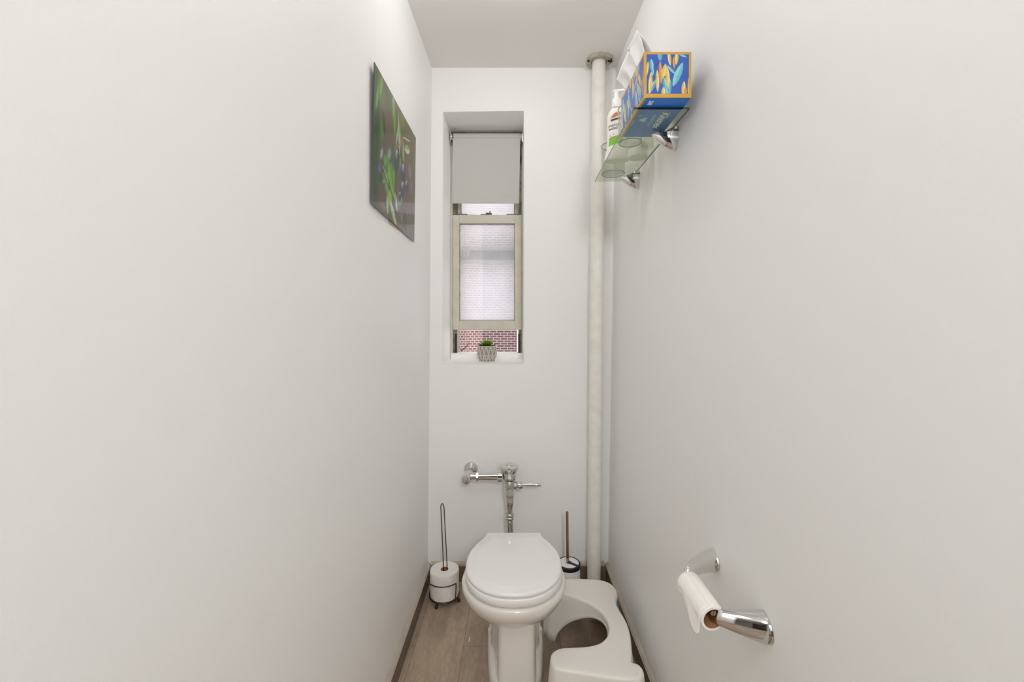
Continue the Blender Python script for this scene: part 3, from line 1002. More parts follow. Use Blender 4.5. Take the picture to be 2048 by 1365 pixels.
tube('centre_loop', catmull([(-.004, .004, .022), (-.005, .004, .14), (-.0165, .004, .40), (-.0185, .004, .438), (-.0145, .004, .4520), (-.0085, .004, .4530), (-.0035, .004, .438),
                             (-.001, .004, .40), (.012, .004, .14), (.0125, .004, .022)], 8), w_r * .95, 'bronze', ts, 8)
for a in (250, 342, 70, 160):
    lathe('foot', [(0, 0), (.006, .001), (.0092, .006), (.0092, .010), (.006, .016), (0, .018)], 'bronze', ts,
          p=(.075 * math.cos(math.radians(a)), .075 * math.sin(math.radians(a)), 0), seg=16)

def paper_roll(name, R, r, H, label, loc, rot, group=None):
    e = empty(name, loc, label, 'toilet paper roll', group)
    e.rotation_euler = rot
    bm = bmesh.new()
    seg = 72
    rows = 14
    rg = []
    random.seed(int(R * 1e4))
    for j in range(rows + 1):
        z = H * j / rows
        k = []
        for i in range(seg):
            a = 2 * PI * i / seg
            rr = R + (.0007 * math.sin(5 * a + 9 * z / H) + .0006 * math.sin(13 * a - 14 * z / H) if 0 < j < rows else 0)
            if j in (0, rows): rr = R - .001
            k.append(bm.verts.new((rr * math.cos(a), rr * math.sin(a), z)))
        rg.append(k)
    inner0 = [bm.verts.new((r * math.cos(2 * PI * i / seg), r * math.sin(2 * PI * i / seg), 0)) for i in range(seg)]
    inner1 = [bm.verts.new((r * math.cos(2 * PI * i / seg), r * math.sin(2 * PI * i / seg), H)) for i in range(seg)]
    allr = [inner0] + rg + [inner1]
    for a, b in zip(allr[:-1], allr[1:]):
        for i in range(seg):
            bm.faces.new((a[i], a[(i + 1) % seg], b[(i + 1) % seg], b[i]))
    from_bm('paper', bm, 'paper', e, auto=40)
    lathe('cardboard_tube', [(r, 0), (r, H), (r - .0012, H - .0003), (r - .0012, .0003)], 'card', e, seg=48, closed=True)
    return e
paper_roll('toilet_paper_roll', .0685, .0185, .117, 'full white toilet paper roll sitting in the dark wire floor stand', (-0.346, 2.09, .0255), (0, 0, 0))

# ------------------------------------------------------------------ toilet brush, far right
tb = empty('toilet_brush', (0.253, 2.105, 0), 'white round toilet brush holder with black rim and metal handle beside the riser pipe', 'toilet brush')
lathe('holder', [(0, 0), (.052, 0), (.0545, .003), (.0545, .1475), (.0520, .1490), (.050, .1475), (.050, .006), (0, .006)], 'white', tb, seg=56, auto=30)
lathe('rim', [(.049, .1470), (.0565, .1475), (.0575, .150), (.0565, .163), (.0535, .1660), (.048, .1660)], 'black', tb, seg=56, auto=40, closed=True)
lathe('lid', [(0, .1520), (.0482, .1520), (.0486, .1645), (.047, .1655), (0, .1655)], 'white', tb, seg=56, auto=30)
bm = bmesh.new()
a = math.radians(-38)
bm_box(bm, 0.004, .052, -.0080, .0080, .1652, .1668)
bmesh.ops.rotate(bm, verts=bm.verts, cent=(0, 0, 0), matrix=Matrix.Rotation(a, 3, 'Z'))
bm_lathe(bm, [(0, .1652), (.0125, .1652), (.0125, .1670), (0, .1670)], 24)
from_bm('slot', bm, 'black', tb, smooth=False)
lathe('handle', [(0, .160), (.0065, .160), (.0065, .405), (.0058, .4085), (0, .4095)], 'brass', tb, p=(-.0035, 0, .003), d=(-.012, 0, 1), seg=24, auto=40)

# ------------------------------------------------------------------ footstool (hugs a toilet; here turned sideways)
st = empty('squatting_stool', (0.30, 1.66, 0), 'white moulded C-shaped squatting footstool between the toilet and the right wall', 'footstool')
H = .2
# top outline, world metres; kind: o = outer wall to the floor, i = inner wall with arch
outer = [(.142, 1.908), (.200, 1.923), (.300, 1.922), (.372, 1.912), (.408, 1.888), (.423, 1.850), (.4215, 1.815), (.4105, 1.787), (.4040, 1.760), (.4055, 1.728), (.413, 1.685),
         (.4180, 1.640), (.4160, 1.595), (.408, 1.545), (.396, 1.495), (.386, 1.462)]
lug = [(.3895, 1.4585), (.405, 1.452), (.4145, 1.437), (.4150, 1.415), (.404, 1.397), (.386, 1.3885)]
front = [(.33, 1.390), (.27, 1.400), (.20, 1.414), (.145, 1.425), (.122, 1.440), (.114, 1.468), (.122, 1.500), (.150, 1.520)]
inner = [(.190, 1.5245), (.235, 1.5275), (.275, 1.5360), (.305, 1.5520), (.329, 1.5800), (.3425, 1.620), (.3440, 1.660), (.3330, 1.700), (.308, 1.742), (.270, 1.775), (.215, 1.806), (.172, 1.823), (.143, 1.834)]
close = [(.131, 1.855), (.130, 1.886)]
tags = []
def addp(lst, k, acc, n=5, kind='o'):
    for p in lst: acc.append((p[0], p[1], kind))
raw = []
addp(outer, 0, raw, kind='o'); addp(lug, 0, raw, kind='o'); addp(front, 0, raw, kind='o'); addp(inner, 0, raw, kind='i'); addp(close, 0, raw, kind='o')
cp = catmull([(a, b, 0) for a, b, _ in raw], 5, closed=True)
kinds = [raw[i][2] for i in range(len(raw)) for _ in range(5)]
xy = [Vector((p.x, p.y)) for p in cp]
n = len(xy)
# orientation: outward normal
area = sum(xy[i].x * xy[(i + 1) % n].y - xy[(i + 1) % n].x * xy[i].y for i in range(n))
sgn = 1 if area > 0 else -1
nr = []
for i in range(n):
    t = (xy[(i + 2) % n] - xy[i - 2]).normalized()
    nr.append(Vector((t.y, -t.x)) * sgn)
def arch(i):
    if kinds[i] != 'i': return 0.0
    x = xy[i].x
    s = max(0.0, min(1.0, (x - .165) / (.345 - .165)))
    return .172 * s ** .55
rings = []
lev = [(0.0, -.022), (0.0, -.010), (.0015, -.0045), (.005, -.0012), (.010, 0.0)]
for dz, off in lev:
    rings.append([(xy[i].x + nr[i].x * off, xy[i].y + nr[i].y * off, H - dz) for i in range(n)])
for k in range(1, 7):
    r = []
    for i in range(n):
        zb = arch(i)
        z = (H - .010) * (1 - k / 6) + zb * (k / 6)
        fl_ = .018 if kinds[i] == 'o' else .010
        off = fl_ * (H - .010 - z) / (H - .01)
        if k == 6: off += .003
        r.append((xy[i].x + nr[i].x * off, xy[i].y + nr[i].y * off, z))
    rings.append(r)
bm = bmesh.new()
R = [[bm.verts.new(v) for v in r] for r in rings]
for a_, b_ in zip(R[:-1], R[1:]):
    for i in range(n):
        j = (i + 1) % n
        bm.faces.new((a_[i], a_[j], b_[j], b_[i]))
bmesh.ops.triangulate(bm, faces=[bm.faces.new(R[0])])
bmesh.ops.recalc_face_normals(bm, faces=bm.faces)
if not any(f.normal.z > .9 for f in bm.faces):
    bmesh.ops.reverse_faces(bm, faces=bm.faces)
for v in bm.verts: v.co -= Vector(st.location)
sh = from_bm('shell', bm, 'stool', st, auto=50)
md = sh.modifiers.new('thick', 'SOLIDIFY'); md.thickness = .0045; md.offset = -1
# small blue and white maker's label in the hand notch on the wall side
vs = []; fs = []
idx = [i for i in range(n) if kinds[i] == 'o' and xy[i].x > .39 and 1.735 < xy[i].y < 1.815]
for i in idx:
    for z in (.186, .150):
        off = .018 * (H - .010 - z) / (H - .01) + .0008
        vs.append((xy[i].x + nr[i].x * off - .30, xy[i].y + nr[i].y * off - 1.66, z))
for k in range(len(idx) - 1):
    fs.append((2 * k, 2 * k + 1, 2 * k + 3, 2 * k + 2))
stk = mk('label_sticker', vs, fs, 'sticker', st, smooth=True)
md = stk.modifiers.new('thick', 'SOLIDIFY'); md.thickness = .0004

# ------------------------------------------------------------------ glass shelf with chrome brackets
gs = empty('glass_shelf', (0.42, 1.55, 1.94), 'clear green glass shelf on two chrome brackets high on the right wall', 'shelf')
SZ = 1.9465
def slab():
    bm = bmesh.new()
    c = [(.3290, 1.222), (.4905, 1.222), (.4965, 1.815), (.3390, 1.890)]
    c = [(.3290, 1.222), (.4860, 1.222), (.4860, 1.868), (.3400, 1.890)]
    t = .0066
    a = [bm.verts.new((x, y, SZ - t)) for x, y in c]; b = [bm.verts.new((x, y, SZ)) for x, y in c]
    f0 = bm.faces.new(a[::-1]); f1 = bm.faces.new(b)
    for i in range(4):
        j = (i + 1) % 4
        f = bm.faces.new((a[i], a[j], b[j], b[i])); f.material_index = {0: 1, 2: 0}.get(i, 2)
    return from_bm('glass_plate', bm, ['shelfglass', 'edge', 'edgelight'], smooth=False)
shp = [slab()]
def shelf_bracket(y):
    xw = XR(y, 1.92) - .0005
    bm = bmesh.new()
    nu, nv = 22, 22
    A, B, Hh = .0800, .0230, .0540         # reach, half width, drop
    zt = SZ - .0071
    top = []
    # quarter ellipsoid-like shell under the glass: flat top, curving down to the wall
    rows = []
    for i in range(nu + 1):
        t = i / nu                       # 0 tip, 1 wall
        x = xw - A * (1 - t)
        dep = Hh * (math.sin(t * PI / 2) ** .80)
        hw = B * (math.sin(min(1, t * 1.02) * PI / 2) ** .55)
        r = []
        for j in range(nv + 1):
            a = PI * j / nv
            yy = y + hw * math.cos(a)
            zz = zt - dep * (math.sin(a) ** .75) if 0 < j < nv else zt
            r.append(bm.verts.new((x, yy, zz)))
        rows.append(r)
    for a_, b_ in zip(rows[:-1], rows[1:]):
        for j in range(nv):
            bm.faces.new((a_[j], a_[j + 1], b_[j + 1], b_[j]))
        bm.faces.new((a_[0], b_[0], b_[-1], a_[-1]))
    bm.faces.new(rows[-1])
    bmesh.ops.remove_doubles(bm, verts=bm.verts, dist=1e-5)
    o = from_bm('bracket', bm, 'chrome', auto=50)
    bm = bmesh.new()       # upper jaw above the glass, lower than the shell
    rows = []
    for i in range(13):
        t = i / 12
        x = xw - .0330 * (1 - t)
        dep = .0160 * (math.sin(t * PI / 2) ** .8); hw = B * .95 * (math.sin(t * PI / 2) ** .55)
        rows.append([bm.verts.new((x, y + hw * math.cos(PI * j / 14), SZ + .0007 + (dep * math.sin(PI * j / 14) ** .75 if 0 < j < 14 else 0))) for j in range(15)])
    for a_, b_ in zip(rows[:-1], rows[1:]):
        for j in range(14):
            bm.faces.new((a_[j], a_[j + 1], b_[j + 1], b_[j]))
        bm.faces.new((a_[0], b_[0], b_[-1], a_[-1]))
    bm.faces.new(rows[-1])
    bmesh.ops.remove_doubles(bm, verts=bm.verts, dist=1e-5)
    u = from_bm('upper_jaw', bm, 'chrome', auto=50)
    u.parent = o
    return o
for y in (1.385, 1.803):
    shp.append(shelf_bracket(y))
adopt(gs, *shp)

# ------------------------------------------------------------------ tissue box
BX0, BX1, BY0, BY1, BZ0 = .3435, .4700, 1.170, 1.4270, SZ + .0006
BZ1 = 2.0700
xb = empty('tissue_box', (.407, 1.30, BZ0), 'blue tissue box with leaf pattern and gold edges on the glass shelf', 'tissue box')
bp = []
bp.append(box('carton', BX0, BX1, BY0, BY1, BZ0, BZ1, 'gold'))
BLUE = (45, 92, 186); TE = (112, 190, 200); TE2 = (146, 212, 212); TD = (92, 168, 196); YE = (224, 190, 84); YE2 = (238, 214, 134); OR = (214, 140, 54); OR2 = (224, 164, 80); DK = (22, 44, 104)
def end_print(U, V):
    C = np.ones(U.shape + (3,)) * np.array(BLUE) / 255
    W_, H_ = 665., 645.
    def P(x, y): return ((x - 605) / W_, 1 - (y - 395) / H_)
    Ls = [((890, 405), (680, 665), 6, DK, None), ((700, 1010), (790, 900), 6, DK, None),
          ((672, 465), (690, 680), 42, TD, TE2), ((815, 340), (820, 500), 45, TE, TD), ((630, 505), (600, 760), 24, YE, YE2), ((708, 620), (700, 745), 20, TE, TE2),
          ((812, 495), (835, 890), 34, OR, OR2), ((905, 545), (850, 800), 44, YE, YE2), ((950, 330), (980, 585), 34, YE2, YE), ((1085, 330), (1070, 570), 36, YE2, YE),
          ((1030, 435), (1045, 630), 27, OR2, OR), ((930, 572), (1062, 722), 30, TE2, TD), ((1175, 525), (1018, 925), 66, TE2, TE), ((1120, 395), (1240, 440), 24, TE2, TE),
          ((745, 815), (640, 1045), 40, TE2, TD), ((680, 670), (650, 1060), 38, YE2, YE), ((770, 645), (778, 1015), 36, YE, YE2), ((870, 760), (925, 1060), 40, TD, TE2),
          ((925, 585), (945, 985), 44, YE, YE2), ((985, 800), (960, 1100), 30, TE, TD), ((870, 930), (870, 1100), 40, YE, YE2), ((1195, 830), (1175, 1070), 38, YE, YE2),
          ((1220, 925), (1212, 1090), 26, OR, OR2), ((1295, 680), (1262, 1080), 30, YE, YE2), ((905, 900), (960, 1050), 24, TE2, TD)]
    for a_, b_, w, c1, c2 in Ls:
        C = lens(C, U, V, P(*a_), P(*b_), w * .84 / W_, c1, c2, .10)
    C[np.abs(V - (1 - (765 - 395) / H_)) < .006] *= .8
    return C
fr = .0065
bp.append(paint_grid('end_print', lambda u, v: (BX0 + fr + u * (BX1 - BX0 - 2 * fr), BY0 - .0003, BZ0 + fr * 1.6 + v * (BZ1 - BZ0 - fr * 2.6)), 210, 210, end_print, 'boxprint'))
def side_print(U, V):
    C = np.ones(U.shape + (3,)) * np.array(BLUE) / 255
    r = random.Random(11)
    for k in range(62):
        u, v = r.uniform(-.02, 1.0), r.uniform(-.1, 1.0)
        h = r.uniform(.22, .5); lean = r.uniform(-.06, .06)
        c1, c2 = r.choice([(YE, YE2), (TE, TE2), (OR, OR2), (TD, TE), (YE2, YE), (TD, TE2)])
        C = lens(C, U, V, (u, v), (u + lean, v + h), r.uniform(.016, .032), c1, c2, .12)
    return C
bp.append(paint_grid('side_print', lambda u, v: (BX0 - .0003, BY0 + fr + u * (BY1 - BY0 - 2 * fr), BZ0 + fr * 1.2 + v * (BZ1 - BZ0 - fr * 2.2)), 190, 90, side_print, 'boxprint'))
bp.append(paint_grid('far_side_print', lambda u, v: (BX1 + .0003, BY0 + fr + u * (BY1 - BY0 - 2 * fr), BZ0 + fr * 1.2 + v * (BZ1 - BZ0 - fr * 2.2)), 60, 30, side_print, 'boxprint'))
bp.append(paint_grid('top_print', lambda u, v: (BX0 + fr + v * (BX1 - BX0 - 2 * fr), BY0 + fr + u * (BY1 - BY0 - 2 * fr), BZ1 + .0003), 60, 30, side_print, 'boxprint'))
bz = BZ0 - .0003
bp.append(mk('base_panel', [(BX0 + .006, BY0 + .0008, bz), (BX1, BY0 + .0008, bz), (BX1, BY1, bz), (BX0 + .006, BY1, bz)], [(0, 3, 2, 1)], 'boxblue'))
bzt = bz - .0002
def bt(cx, cy):      # lettering on the underside reads along +y, its down is -x
    return lambda u, v: (cx + v, cy + u, bzt)
bp.append(text_mesh('brand_lettering', 'Kleenex', .036, bt(.4330, 1.304), 'ink_white', bold=.0004, shear=.35, spacing=.86))
bp.append(text_mesh('tagline_lettering', 'trusted care', .0145, bt(.4060, 1.306), 'ink_pale', bold=.0002, spacing=1.05))
bp.append(text_mesh('sheet_count', '230', .0165, bt(.3685, 1.1985), 'ink_white', bold=.0006))
hv = []
for i in range(40):
    t = 2 * PI * i / 40
    hx = 16 * math.sin(t) ** 3; hy = 13 * math.cos(t) - 5 * math.cos(2 * t) - 2 * math.cos(3 * t) - math.cos(4 * t)
    hv.append((.3790 + hy * .00085, 1.302 + hx * .00085, bzt))
bp.append(mk('heart_print', hv, [tuple(range(40))], 'ink_pale'))
bm = bmesh.new()
for x0, y0, x1, y1, w in [(.353, 1.300, .3535, 1.345, .0018), (.360, 1.270, .368, 1.276, .0012), (.360, 1.282, .368, 1.276, .0012), (.356, 1.276, .372, 1.276, .0010), (.362, 1.268, .362, 1.285, .0010)]:
    d = Vector((x1 - x0, y1 - y0, 0)).normalized(); nn = Vector((-d.y, d.x, 0)) * w / 2
    a_, b_ = Vector((x0, y0, bzt)), Vector((x1, y1, bzt))
    bm.faces.new([bm.verts.new(v) for v in (a_ - nn, a_ + nn, b_ + nn, b_ - nn)])
bp.append(from_bm('small_marks', bm, 'ink_pale', smooth=False))
# tissue sheet pulled up out of the slot
def tissue():
    A0, B0 = Vector((.3575, 1.290, 2.2090)), Vector((.3320, 1.450, 2.1470))
    S0, S1 = Vector((.398, 1.262, 2.071)), Vector((.3800, 1.415, 2.071))
    rows = []
    for i in range(5):
        t = i / 4
        r = []
        for j in range(7):
            u = j / 6
            p = S0.lerp(S1, u).lerp(A0.lerp(B0, u), t)
            p.x += (.007 if j % 2 else -.007) * math.sin(PI * min(1, t * 1.05)) * (1 if 0 < j < 6 else .3) + (.003 if (i + j) % 3 == 0 and 0 < i < 4 else 0)
            r.append(p)
        rows.append(r)
    rnd = random.Random(3)
    bm = bmesh.new()
    def sheet(rows, K=5):
        nr_, nc = len(rows), len(rows[0])
        G = []
        for i in range((nr_ - 1) * K + 1):
            fi = i / K; i0 = min(int(fi), nr_ - 2); ti = fi - i0
            g_ = []
            for j in range((nc - 1) * K + 1):
                fj = j / K; j0 = min(int(fj), nc - 2); tj = fj - j0
                A_, B_ = Vector(rows[i0][j0]).lerp(Vector(rows[i0][j0 + 1]), tj), Vector(rows[i0 + 1][j0]).lerp(Vector(rows[i0 + 1][j0 + 1]), tj)
                p = A_.lerp(B_, ti)
                p.x += .0006 * math.sin(fj * 2.1 + fi * 2.3) + rnd.uniform(-.0003, .0003)
                g_.append(bm.verts.new(p))
            G.append(g_)
        for i in range(len(G) - 1):
            for j in range(len(G[0]) - 1):
                bm.faces.new((G[i][j], G[i][j + 1], G[i + 1][j + 1], G[i + 1][j]))
    sheet(rows)
    sheet([[(.3575, 1.290, 2.2080), (.352, 1.310, 2.198), (.343, 1.350, 2.186)],
           [(.378, 1.275, 2.170), (.384, 1.300, 2.165), (.380, 1.345, 2.155)],
           [(.405, 1.262, 2.110), (.412, 1.300, 2.108), (.410, 1.345, 2.105)],
           [(.412, 1.260, 2.071), (.415, 1.30, 2.071), (.412, 1.35, 2.071)]])
    bmesh.ops.remove_doubles(bm, verts=bm.verts, dist=.0012)
    o = from_bm('tissue_sheet', bm, 'tissue', auto=40)
    md = o.modifiers.new('t', 'SOLIDIFY'); md.thickness = .0006
    return o
bp.append(tissue())
adopt(xb, *bp)

# ------------------------------------------------------------------ bottle, jar and tumblers
SZb = SZ + .0006
lb = empty('lotion_bottle', (.3815, 1.655, SZb), 'white pump lotion bottle with a green label band on the glass shelf', 'bottle')
lb.rotation_euler = (0, 0, math.radians(-8))
lathe('bottle_body', [(0, 0), (.040, 0), (.0455, .004), (.0465, .012), (.0440, .028), (.0385, .045), (.0360, .07), (.0355, .110), (.0360, .150), (.0350, .172), (.030, .188), (.0215, .199), (.0175, .203), (0, .204)],
      'cream', lb, sy=.62, seg=56, auto=40)
lathe('pump_collar', [(0, .203), (.0168, .203), (.0172, .206), (.0170, .233), (.0155, .237), (.0095, .238), (.0088, .250), (.0080, .262), (0, .262)], 'white', lb, p=(-.001, 0, 0), seg=32, auto=30)
bm = bmesh.new()
bm_tube(bm, catmull([(-.014, 0, .266), (-.004, 0, .2675), (.012, -.002, .268), (.032, -.004, .267), (.046, -.006, .262)], 4), [.0040] * 2 + [.0062] * 6 + [.0052] * 6 + [.0042] * 3, 14)
from_bm('pump_head', bm, 'white', lb)
def bsurf(u, v, off=.0006):
    """(u along the surface, v height) on the camera-facing side of the oval body"""
    hs = [(.03, .0435), (.045, .0385), (.07, .0360), (.11, .0355), (.15, .0360), (.172, .0350), (.188, .030)]
    h = max(.03, min(.188, v)); r = hs[-1][1]
    for (h0, r0), (h1, r1) in zip(hs[:-1], hs[1:]):
        if h0 <= h <= h1: r = r0 + (r1 - r0) * (h - h0) / (h1 - h0)
    a = -PI / 2 + u / .031
    return ((r + off) * math.cos(a), (r + off) * .62 * math.sin(a), v)
def label_patch(name, u0, u1, v0, v1, m, slant=0.0, off=.0004):
    nu = 14; vs = []; fs = []
    for i in range(nu + 1):
        u = u0 + (u1 - u0) * i / nu
        for k in range(5):
            v = v0 + (v1 - v0) * k / 4 + slant * (u - u0)
            vs.append(bsurf(u, v, off))
    for i in range(nu):
        for k in range(4):
            a = i * 5 + k
            fs.append((a, a + 5, a + 6, a + 1))
    return mk(name, vs, fs, m, lb, smooth=True)
label_patch('green_band', -.030, .016, .052, .078, 'ink_green', slant=.28)
label_patch('orange_stripe', -.030, .016, .0785, .0825, 'ink_orange', slant=.28)
def lt(du, dv, k=0.0): return lambda u, v: bsurf(u + du, v + dv + k * (u + .02), .0009)
text_mesh('label_title', 'STRETCH', .0105, lt(-.0120, .1270, .12), 'ink_grey', lb, bold=.0003)
text_mesh('label_title', 'MARKS', .0105, lt(-.0150, .1150, .12), 'ink_grey', lb, bold=.0003)
label_patch('brown_plate', -.022, .009, .1455, .1530, 'ink_brown', slant=.22, off=.0007)
text_mesh('brand_lettering', "PALMER'S", .0058, lt(-.0065, .1525, .22), 'ink_white', lb)
bm = bmesh.new()
for i, (u0, v0, u1, v1) in enumerate([(-.024, .157, .006, .181), (-.021, .156, .010, .176), (-.016, .156, .010, .168)]):
    N_ = 12; top = []; bot = []
    for k in range(N_ + 1):
        t = k / N_
        w = .0030 * math.sin(PI * t) + .0002
        u = u0 + (u1 - u0) * t; v = v0 + (v1 - v0) * t + .004 * math.sin(PI * t)
        top.append(bm.verts.new(bsurf(u, v + w, .0008))); bot.append(bm.verts.new(bsurf(u, v - w, .0008)))
    for k in range(N_):
        bm.faces.new((top[k], top[k + 1], bot[k + 1], bot[k]))
from_bm('label_emblem', bm, 'ink_orange', lb, smooth=False)
bm = bmesh.new()
for q in range(4):
    for k in range(1):
        z = .098 - q * .0048
        a_ = [bm.verts.new(bsurf(u, zz, .0007)) for u, zz in ((-.026, z), (-.010 - .002 * q, z + .001), (-.010 - .002 * q, z + .0022), (-.026, z + .0012))]
        bm.faces.new(a_)
from_bm('small_print', bm, 'ink_grey', lb, smooth=False)

def tumbler(name, R0, R1, Hh, loc, label, t=.0022):
    e = empty(name, loc, label, 'glass', 'clear tumblers on the glass shelf')
    lathe('cup_wall', [(R0, .006), (R1, Hh), (R1 - t, Hh), (R0 - t, .010)], 'tumbler', e, seg=56, auto=30, closed=True)
    lathe('cup_base', [(0, 0), (R0 - .002, 0), (R0, .002), (R0, .006), (R0 - t, .0095), (0, .0095)], 'tumbler', e, seg=56, auto=30)
    tube('rim', circ(0, 0, R1 - t / 2, Hh), .0013, 'tumbleredge', e, 8, closed=True)
    tube('base_edge', circ(0, 0, R0 - .001, .002), .0016, 'tumbleredge', e, 8, closed=True)
    return e
tumbler('glass_tumbler', .0475, .0490, .118, (.4010, 1.825 - .02, SZb), 'clear glass tumbler at the far end of the shelf, behind the lotion bottle')
tumbler('glass_tumbler', .0385, .0410, .118, (.3865, 1.480, SZb), 'clear glass tumbler on the shelf between the lotion bottle and the tissue box')
sg = empty('ridged_glass', (.458, 1.525, SZb), 'small ridged clear glass against the wall behind the tissue box', 'glass')
bm = bmesh.new()
seg = 60
rg = []
for r, z, k in [(0, 0, 0), (.018, 0, 1), (.021, .003, 1), (.023, .05, 1), (.023, .085, 0), (.0215, .085, 0), (.0205, .050, 0), (.019, .008, 0), (0, .008, 0)]:
    if r == 0: rg.append([bm.verts.new((0, 0, z))])
    else: rg.append([bm.verts.new(((r + k * .0012 * math.cos(15 * 2 * PI * i / seg)) * math.cos(2 * PI * i / seg), (r + k * .0012 * math.cos(15 * 2 * PI * i / seg)) * math.sin(2 * PI * i / seg), z)) for i in range(seg)])
for a_, b_ in zip(rg[:-1], rg[1:]):
    for i in range(seg):
        j = (i + 1) % seg
        if len(a_) == 1: bm.faces.new((a_[0], b_[i], b_[j]))
        elif len(b_) == 1: bm.faces.new((a_[i], a_[j], b_[0]))
        else: bm.faces.new((a_[i], a_[j], b_[j], b_[i]))
from_bm('cup_body', bm, 'tumbler', sg)
cj = empty('cream_jar', (.4505, 1.618, SZb), 'low round white jar on the shelf between the lotion bottle and the wall', 'jar')
lathe('jar_body', [(0, 0), (.034, 0), (.036, .002), (.036, .030), (.034, .032), (0, .032)], 'white', cj, seg=48, auto=30)
lathe('jar_lid', [(0, .0325), (.037, .0325), (.038, .034), (.038, .047), (.036, .049), (0, .049)], 'white', cj, seg=48, auto=30)

# ------------------------------------------------------------------ wall toilet-paper holder
th = empty('toilet_paper_holder', (.44, .98, .73), 'chrome wall-mounted two-post toilet paper holder on the right wall', 'paper holder')
def post(y, zc, ytip, xtip, ztip, mt, fat, rb, rt):
    xw = XR(y, zc) - .0005
    base = Vector((xw, y, zc)); tip = Vector((xtip, ytip, ztip))
    # curve of centres from wall base to tip, elliptical sections shrinking then rounding off
    c1 = Vector((xw - .045, y + (ytip - y) * .25, zc + (ztip - zc) * .45))
    nr_ = 22
    bm = bmesh.new(); rings = []
    def bez(t): return base * (1 - t) ** 2 + c1 * 2 * t * (1 - t) + tip * t * t
    for i in range(nr_ + 1):
        t = i / nr_
        p = bez(t); d = (bez(min(1, t + .01)) - bez(max(0, t - .01))).normalized()
        if t == 0: d = Vector((-1, 0, 0))
        rz = rb * (1 - t) ** fat + rt * t
        ry = rb * .77 * (1 - t) ** fat + rt * .8 * t
        if t > .86:
            q = (t - .86) / .14; f = math.sqrt(max(0.0, 1 - q * q)) ; rz *= max(f, .02); ry *= max(f, .02)
        s = d.cross(Vector((0, 0, 1))).normalized(); u = s.cross(d).normalized()
        rings.append([bm.verts.new(p + s * ry * math.cos(2 * PI * k / 32) + u * rz * math.sin(2 * PI * k / 32)) for k in range(32)])
    for a_, b_ in zip(rings[:-1], rings[1:]):
        for k in range(32):
            bm.faces.new((a_[k], a_[(k + 1) % 32], b_[(k + 1) % 32], b_[k]))
    bm.faces.new(rings[0][::-1]); bm.faces.new(rings[-1])
    o = from_bm('post', bm, mt)
    pl = lathe('wall_plate', [(0, .003), (rb + .0006, .003), (rb + .002, 0), (0, 0)], mt, p=(xw, y, zc), d=(-1, 0, 0), seg=40, sx=1.0, sy=.79)
    return o, pl
a1, a2 = post(.882, .7290, .909, .4120, .7345, 'chrome', 1.0, .0320, .0150)
b1, b2 = post(1.100, .7425, 1.024, .3990, .7530, 'satin', .78, .0290, .0105)
bar = tube('roller_bar', [(.4120, .910, .7375), (.4000, 1.022, .7530)], .0060, 'chrome', seg=16)
adopt(th, a1, b1, bar)
for p_, c_ in ((a1, a2), (b1, b2)):
    c_.parent = p_
hr = empty('toilet_paper_roll', (.4100, .905, .7285), 'nearly used up toilet paper roll hanging on the chrome wall holder', 'toilet paper roll')
def used_roll():
    d = Vector((-.0105, .105, .0115)).normalized()
    mt = axis_mtx((0, 0, 0), d)
    Rr, rr, L = .0272, .0218, .107
    bm = bmesh.new()
    bm_lathe(bm, [(rr, 0), (Rr - .0006, 0), (Rr, .001), (Rr, L - .001), (Rr - .0006, L), (rr, L)], 56, mt, closed=True)
    from_bm('paper', bm, 'paper', hr, auto=40)
    lathe('cardboard_tube', [(rr, 0.0004), (rr, L - .0004), (rr - .001, L - .0004), (rr - .001, .0004)], 'card', hr, d=d, seg=48, closed=True)
    # torn loose end hanging off the room side
    nx, ny = 14, 16
    vs = []; fs = []
    for i in range(nx + 1):
        s = i / nx                        # 0 near end, 1 far end
        y = .001 + s * .1035
        # hang length: long point near the front third, short at the far end
        if s < .18: hl = .030 + (.046 - .030) * (s / .18)
        elif s < .42: hl = .046 - (.026) * ((s - .18) / .24)
        else: hl = .020 - .012 * ((s - .42) / .58)
        hl += .0025 * math.sin(23 * s)
        for j in range(ny + 1):
            t = j / ny
            a0 = math.radians(105)
            arc_ = math.radians(75) * Rr
            tot = arc_ + hl
            q = t * tot
            if q < arc_:
                a = a0 + q / Rr
                x, z = (Rr + .0012) * math.cos(a), (Rr + .0012) * math.sin(a)
            else:
                e = q - arc_
                x = -(Rr + .0012) - .10 * e + .0014 * math.sin(9 * s + 60 * e); z = -e
            vs.append((x - .1 * y, y, z + .11 * y))
    for i in range(nx):
        for j in range(ny):
            a = i * (ny + 1) + j
            fs.append((a, a + ny + 1, a + ny + 2, a + 1))
    o = mk('loose_sheet', vs, fs, 'paper', hr, smooth=True)
    m_ = o.modifiers.new('t', 'SOLIDIFY'); m_.thickness = .0005
used_roll()

